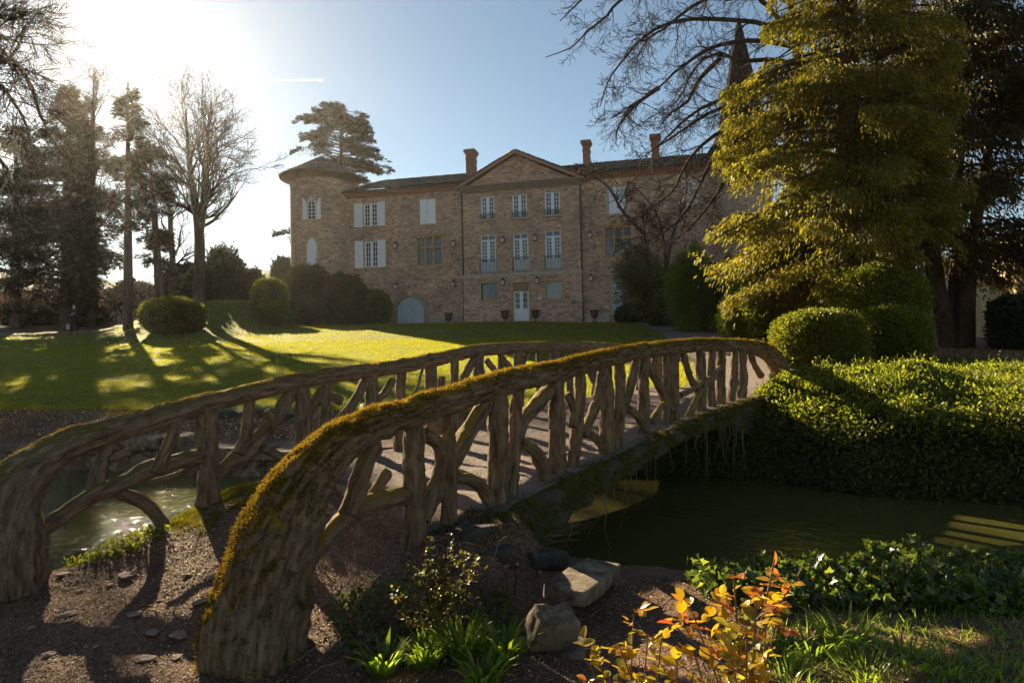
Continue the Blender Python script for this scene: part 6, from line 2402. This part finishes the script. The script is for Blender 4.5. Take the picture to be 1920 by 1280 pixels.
zt_ = at(240, 549, 56)[2]
garden_wall("brick_wall", "reddish brick garden wall behind the trees at the left", [(-52, 52), (-36, 55), (-17.8, 57.5)], zt_, .4, brick_mat("red_brick", (.33, .15, .09), (.42, .21, .13), (.35, .25, .18)), zoff=1.5)
M_PLASTER = plain("yellow_plaster", (.72, .54, .26), .9, 1.2, .35, bumpd=.02)
garden_wall("plastered_wall", "old ochre plastered wall glowing in the sun behind the dark yew", [(25.5, 50), (22.5, 38), (19.2, 25.0), (18.4, 21)], 4.2, .5, M_PLASTER, zoff=-1)

# ---- the person on the path
M_SKIN = plain("skin", (.42, .26, .19), .6)
M_COAT = plain("dark_coat", (.022, .024, .028), .85, 20, .3)
M_TROU = plain("black_trousers", (.014, .014, .016), .85)
M_HAIR = plain("dark_hair", (.02, .014, .01), .6)
PX = gpx(139, 628)
PY_ = float(PX[1])
print('person at', PX)
base = np.array([ray(139, 620)[0] * PY_, PY_, gz1(ray(139, 620)[0] * PY_, PY_) + .05])
per = thing("person", "person in a dark coat standing with folded arms on the path by the thick conifer", "person", base, math.radians(200))


def skinned(name, J, E, R, m, parent, sub=2):
    me = bpy.data.meshes.new(name)
    me.from_pydata([tuple(j) for j in J], E, [])
    me.update()
    o = link_mesh(name, me, m, parent, False)
    sk = o.modifiers.new('skin', 'SKIN')
    sk.use_smooth_shade = True
    for i, r in enumerate(R):
        me.skin_vertices[0].data[i].radius = r if isinstance(r, tuple) else (r, r)
        me.skin_vertices[0].data[i].use_root = (i == 0)
    ss = o.modifiers.new('subd', 'SUBSURF')
    ss.levels = sub
    ss.render_levels = sub
    return o


J = [(0, 0, .93), (0, 0, 1.12), (0, -.01, 1.36), (0, 0, 1.47), (0, .01, 1.53), (0, .02, 1.62), (0, .02, 1.70),
     (.10, 0, .88), (.11, .02, .48), (.12, 0, .08), (.13, .14, .03), (-.10, 0, .88), (-.11, .03, .48), (-.14, 0, .08), (-.15, .14, .03),
     (.19, 0, 1.38), (.25, .02, 1.14), (.08, .22, 1.13), (-.02, .26, 1.14), (-.19, 0, 1.38), (-.25, .02, 1.13), (-.06, .24, 1.18), (.05, .27, 1.20), (0, .12, 1.60)]
E = [(0, 1), (1, 2), (2, 3), (3, 4), (4, 5), (5, 6), (0, 7), (7, 8), (8, 9), (9, 10), (0, 11), (11, 12), (12, 13), (13, 14), (2, 15), (15, 16), (16, 17), (17, 18), (2, 19), (19, 20), (20, 21), (21, 22), (5, 23)]
Rr_ = [(.13, .10), (.12, .10), (.13, .10), .06, .055, .085, .075, .08, .058, .04, .035, .08, .058, .04, .035, .06, .045, .032, .022, .06, .045, .032, .022, .018]
skinned("body", J, E, Rr_, M_SKIN, per)
skinned("trousers", [J[0], J[7], J[8], (.12, 0, .10), J[11], J[12], (-.14, 0, .10)], [(0, 1), (1, 2), (2, 3), (0, 4), (4, 5), (5, 6)], [(.15, .12), .10, .075, .07, .10, .075, .07], M_TROU, per)
skinned("coat", [J[2], J[1], J[0], (0, 0, .68), J[15], J[16], (.10, .20, 1.13), J[19], J[20], (-.04, .22, 1.175), (0, 0, 1.46)], [(0, 1), (1, 2), (2, 3), (0, 4), (4, 5), (5, 6), (0, 7), (7, 8), (8, 9), (0, 10)],
        [(.17, .13), (.16, .13), (.18, .14), (.21, .16), .085, .068, .055, .085, .068, .055, .08], M_COAT, per)
skinned("shoes", [(.12, -.03, .04), (.13, .16, .03)], [(0, 1)], [.055, .045], M_TROU, per, 2)
skinned("shoes", [(-.14, -.03, .04), (-.15, .16, .03)], [(0, 1)], [.055, .045], M_TROU, per, 2)
skinned("hair", [(0, -.03, 1.56), (0, -.015, 1.66), (0, .01, 1.71)], [(0, 1), (1, 2)], [.075, .095, .085], M_HAIR, per)
bg = thing("bag", "pale cloth bag hanging beside the person on the path", "bag", base + [-.32, -.05, .28])
MB().prism([(-.10, 0), (.10, 0), (.07, .32), (-.07, .32)], -.05, .05).build("pouch", plain("pale_cloth", (.42, .30, .28), .9), bg, bevel=.02)
b = MB()
for k in range(8):
    a0, a1 = math.pi * k / 8, math.pi * (k + 1) / 8
    b.bar((.06 * math.cos(a0), 0, .31 + .16 * math.sin(a0)), (.06 * math.cos(a1), 0, .31 + .16 * math.sin(a1)), .008)
b.build("handle", plain("bag_strap", (.2, .13, .12), .9), bg)

# ---- vapour trail
Yc = 3000
p0, p1 = at(440, 151.5, Yc), at(607, 150.5, Yc)
k = 24
P = np.array([p0 + (p1 - p0) * i / (k - 1) for i in range(k)])
V, F = sweep_batch([(P - p0, np.linspace(1.6, 5.0, k) * (1 + .15 * np.sin(np.arange(k) * 2.1)))], 8)
o = mesh_np("contrail", V, F, leaf_mat("vapour", [(0, (.9, .9, .9)), (1, (.9, .9, .9))], .6, 1, 1.0, 0, (1, 1, 1)), None, True)
o.location = p0
tag(o, "thin white vapour trail high in the blue sky", "contrail")

# ---- air
hz = MB().box(-720, 720, -220, 720, -34, 70).build("haze", None)
m, n, l, p, o = mat("haze_air")
n.remove(p)
vol = n.new('ShaderNodeVolumePrincipled')
vol.inputs['Color'].default_value = (1.0, .95, .88, 1)
vol.inputs['Density'].default_value = 0.00015
vol.inputs['Anisotropy'].default_value = 0.78
l.new(vol.outputs[0], o.inputs['Volume'])
hz.data.materials.append(m)
tag(hz, "thin sunlit haze filling the garden air", "haze", kind='stuff')
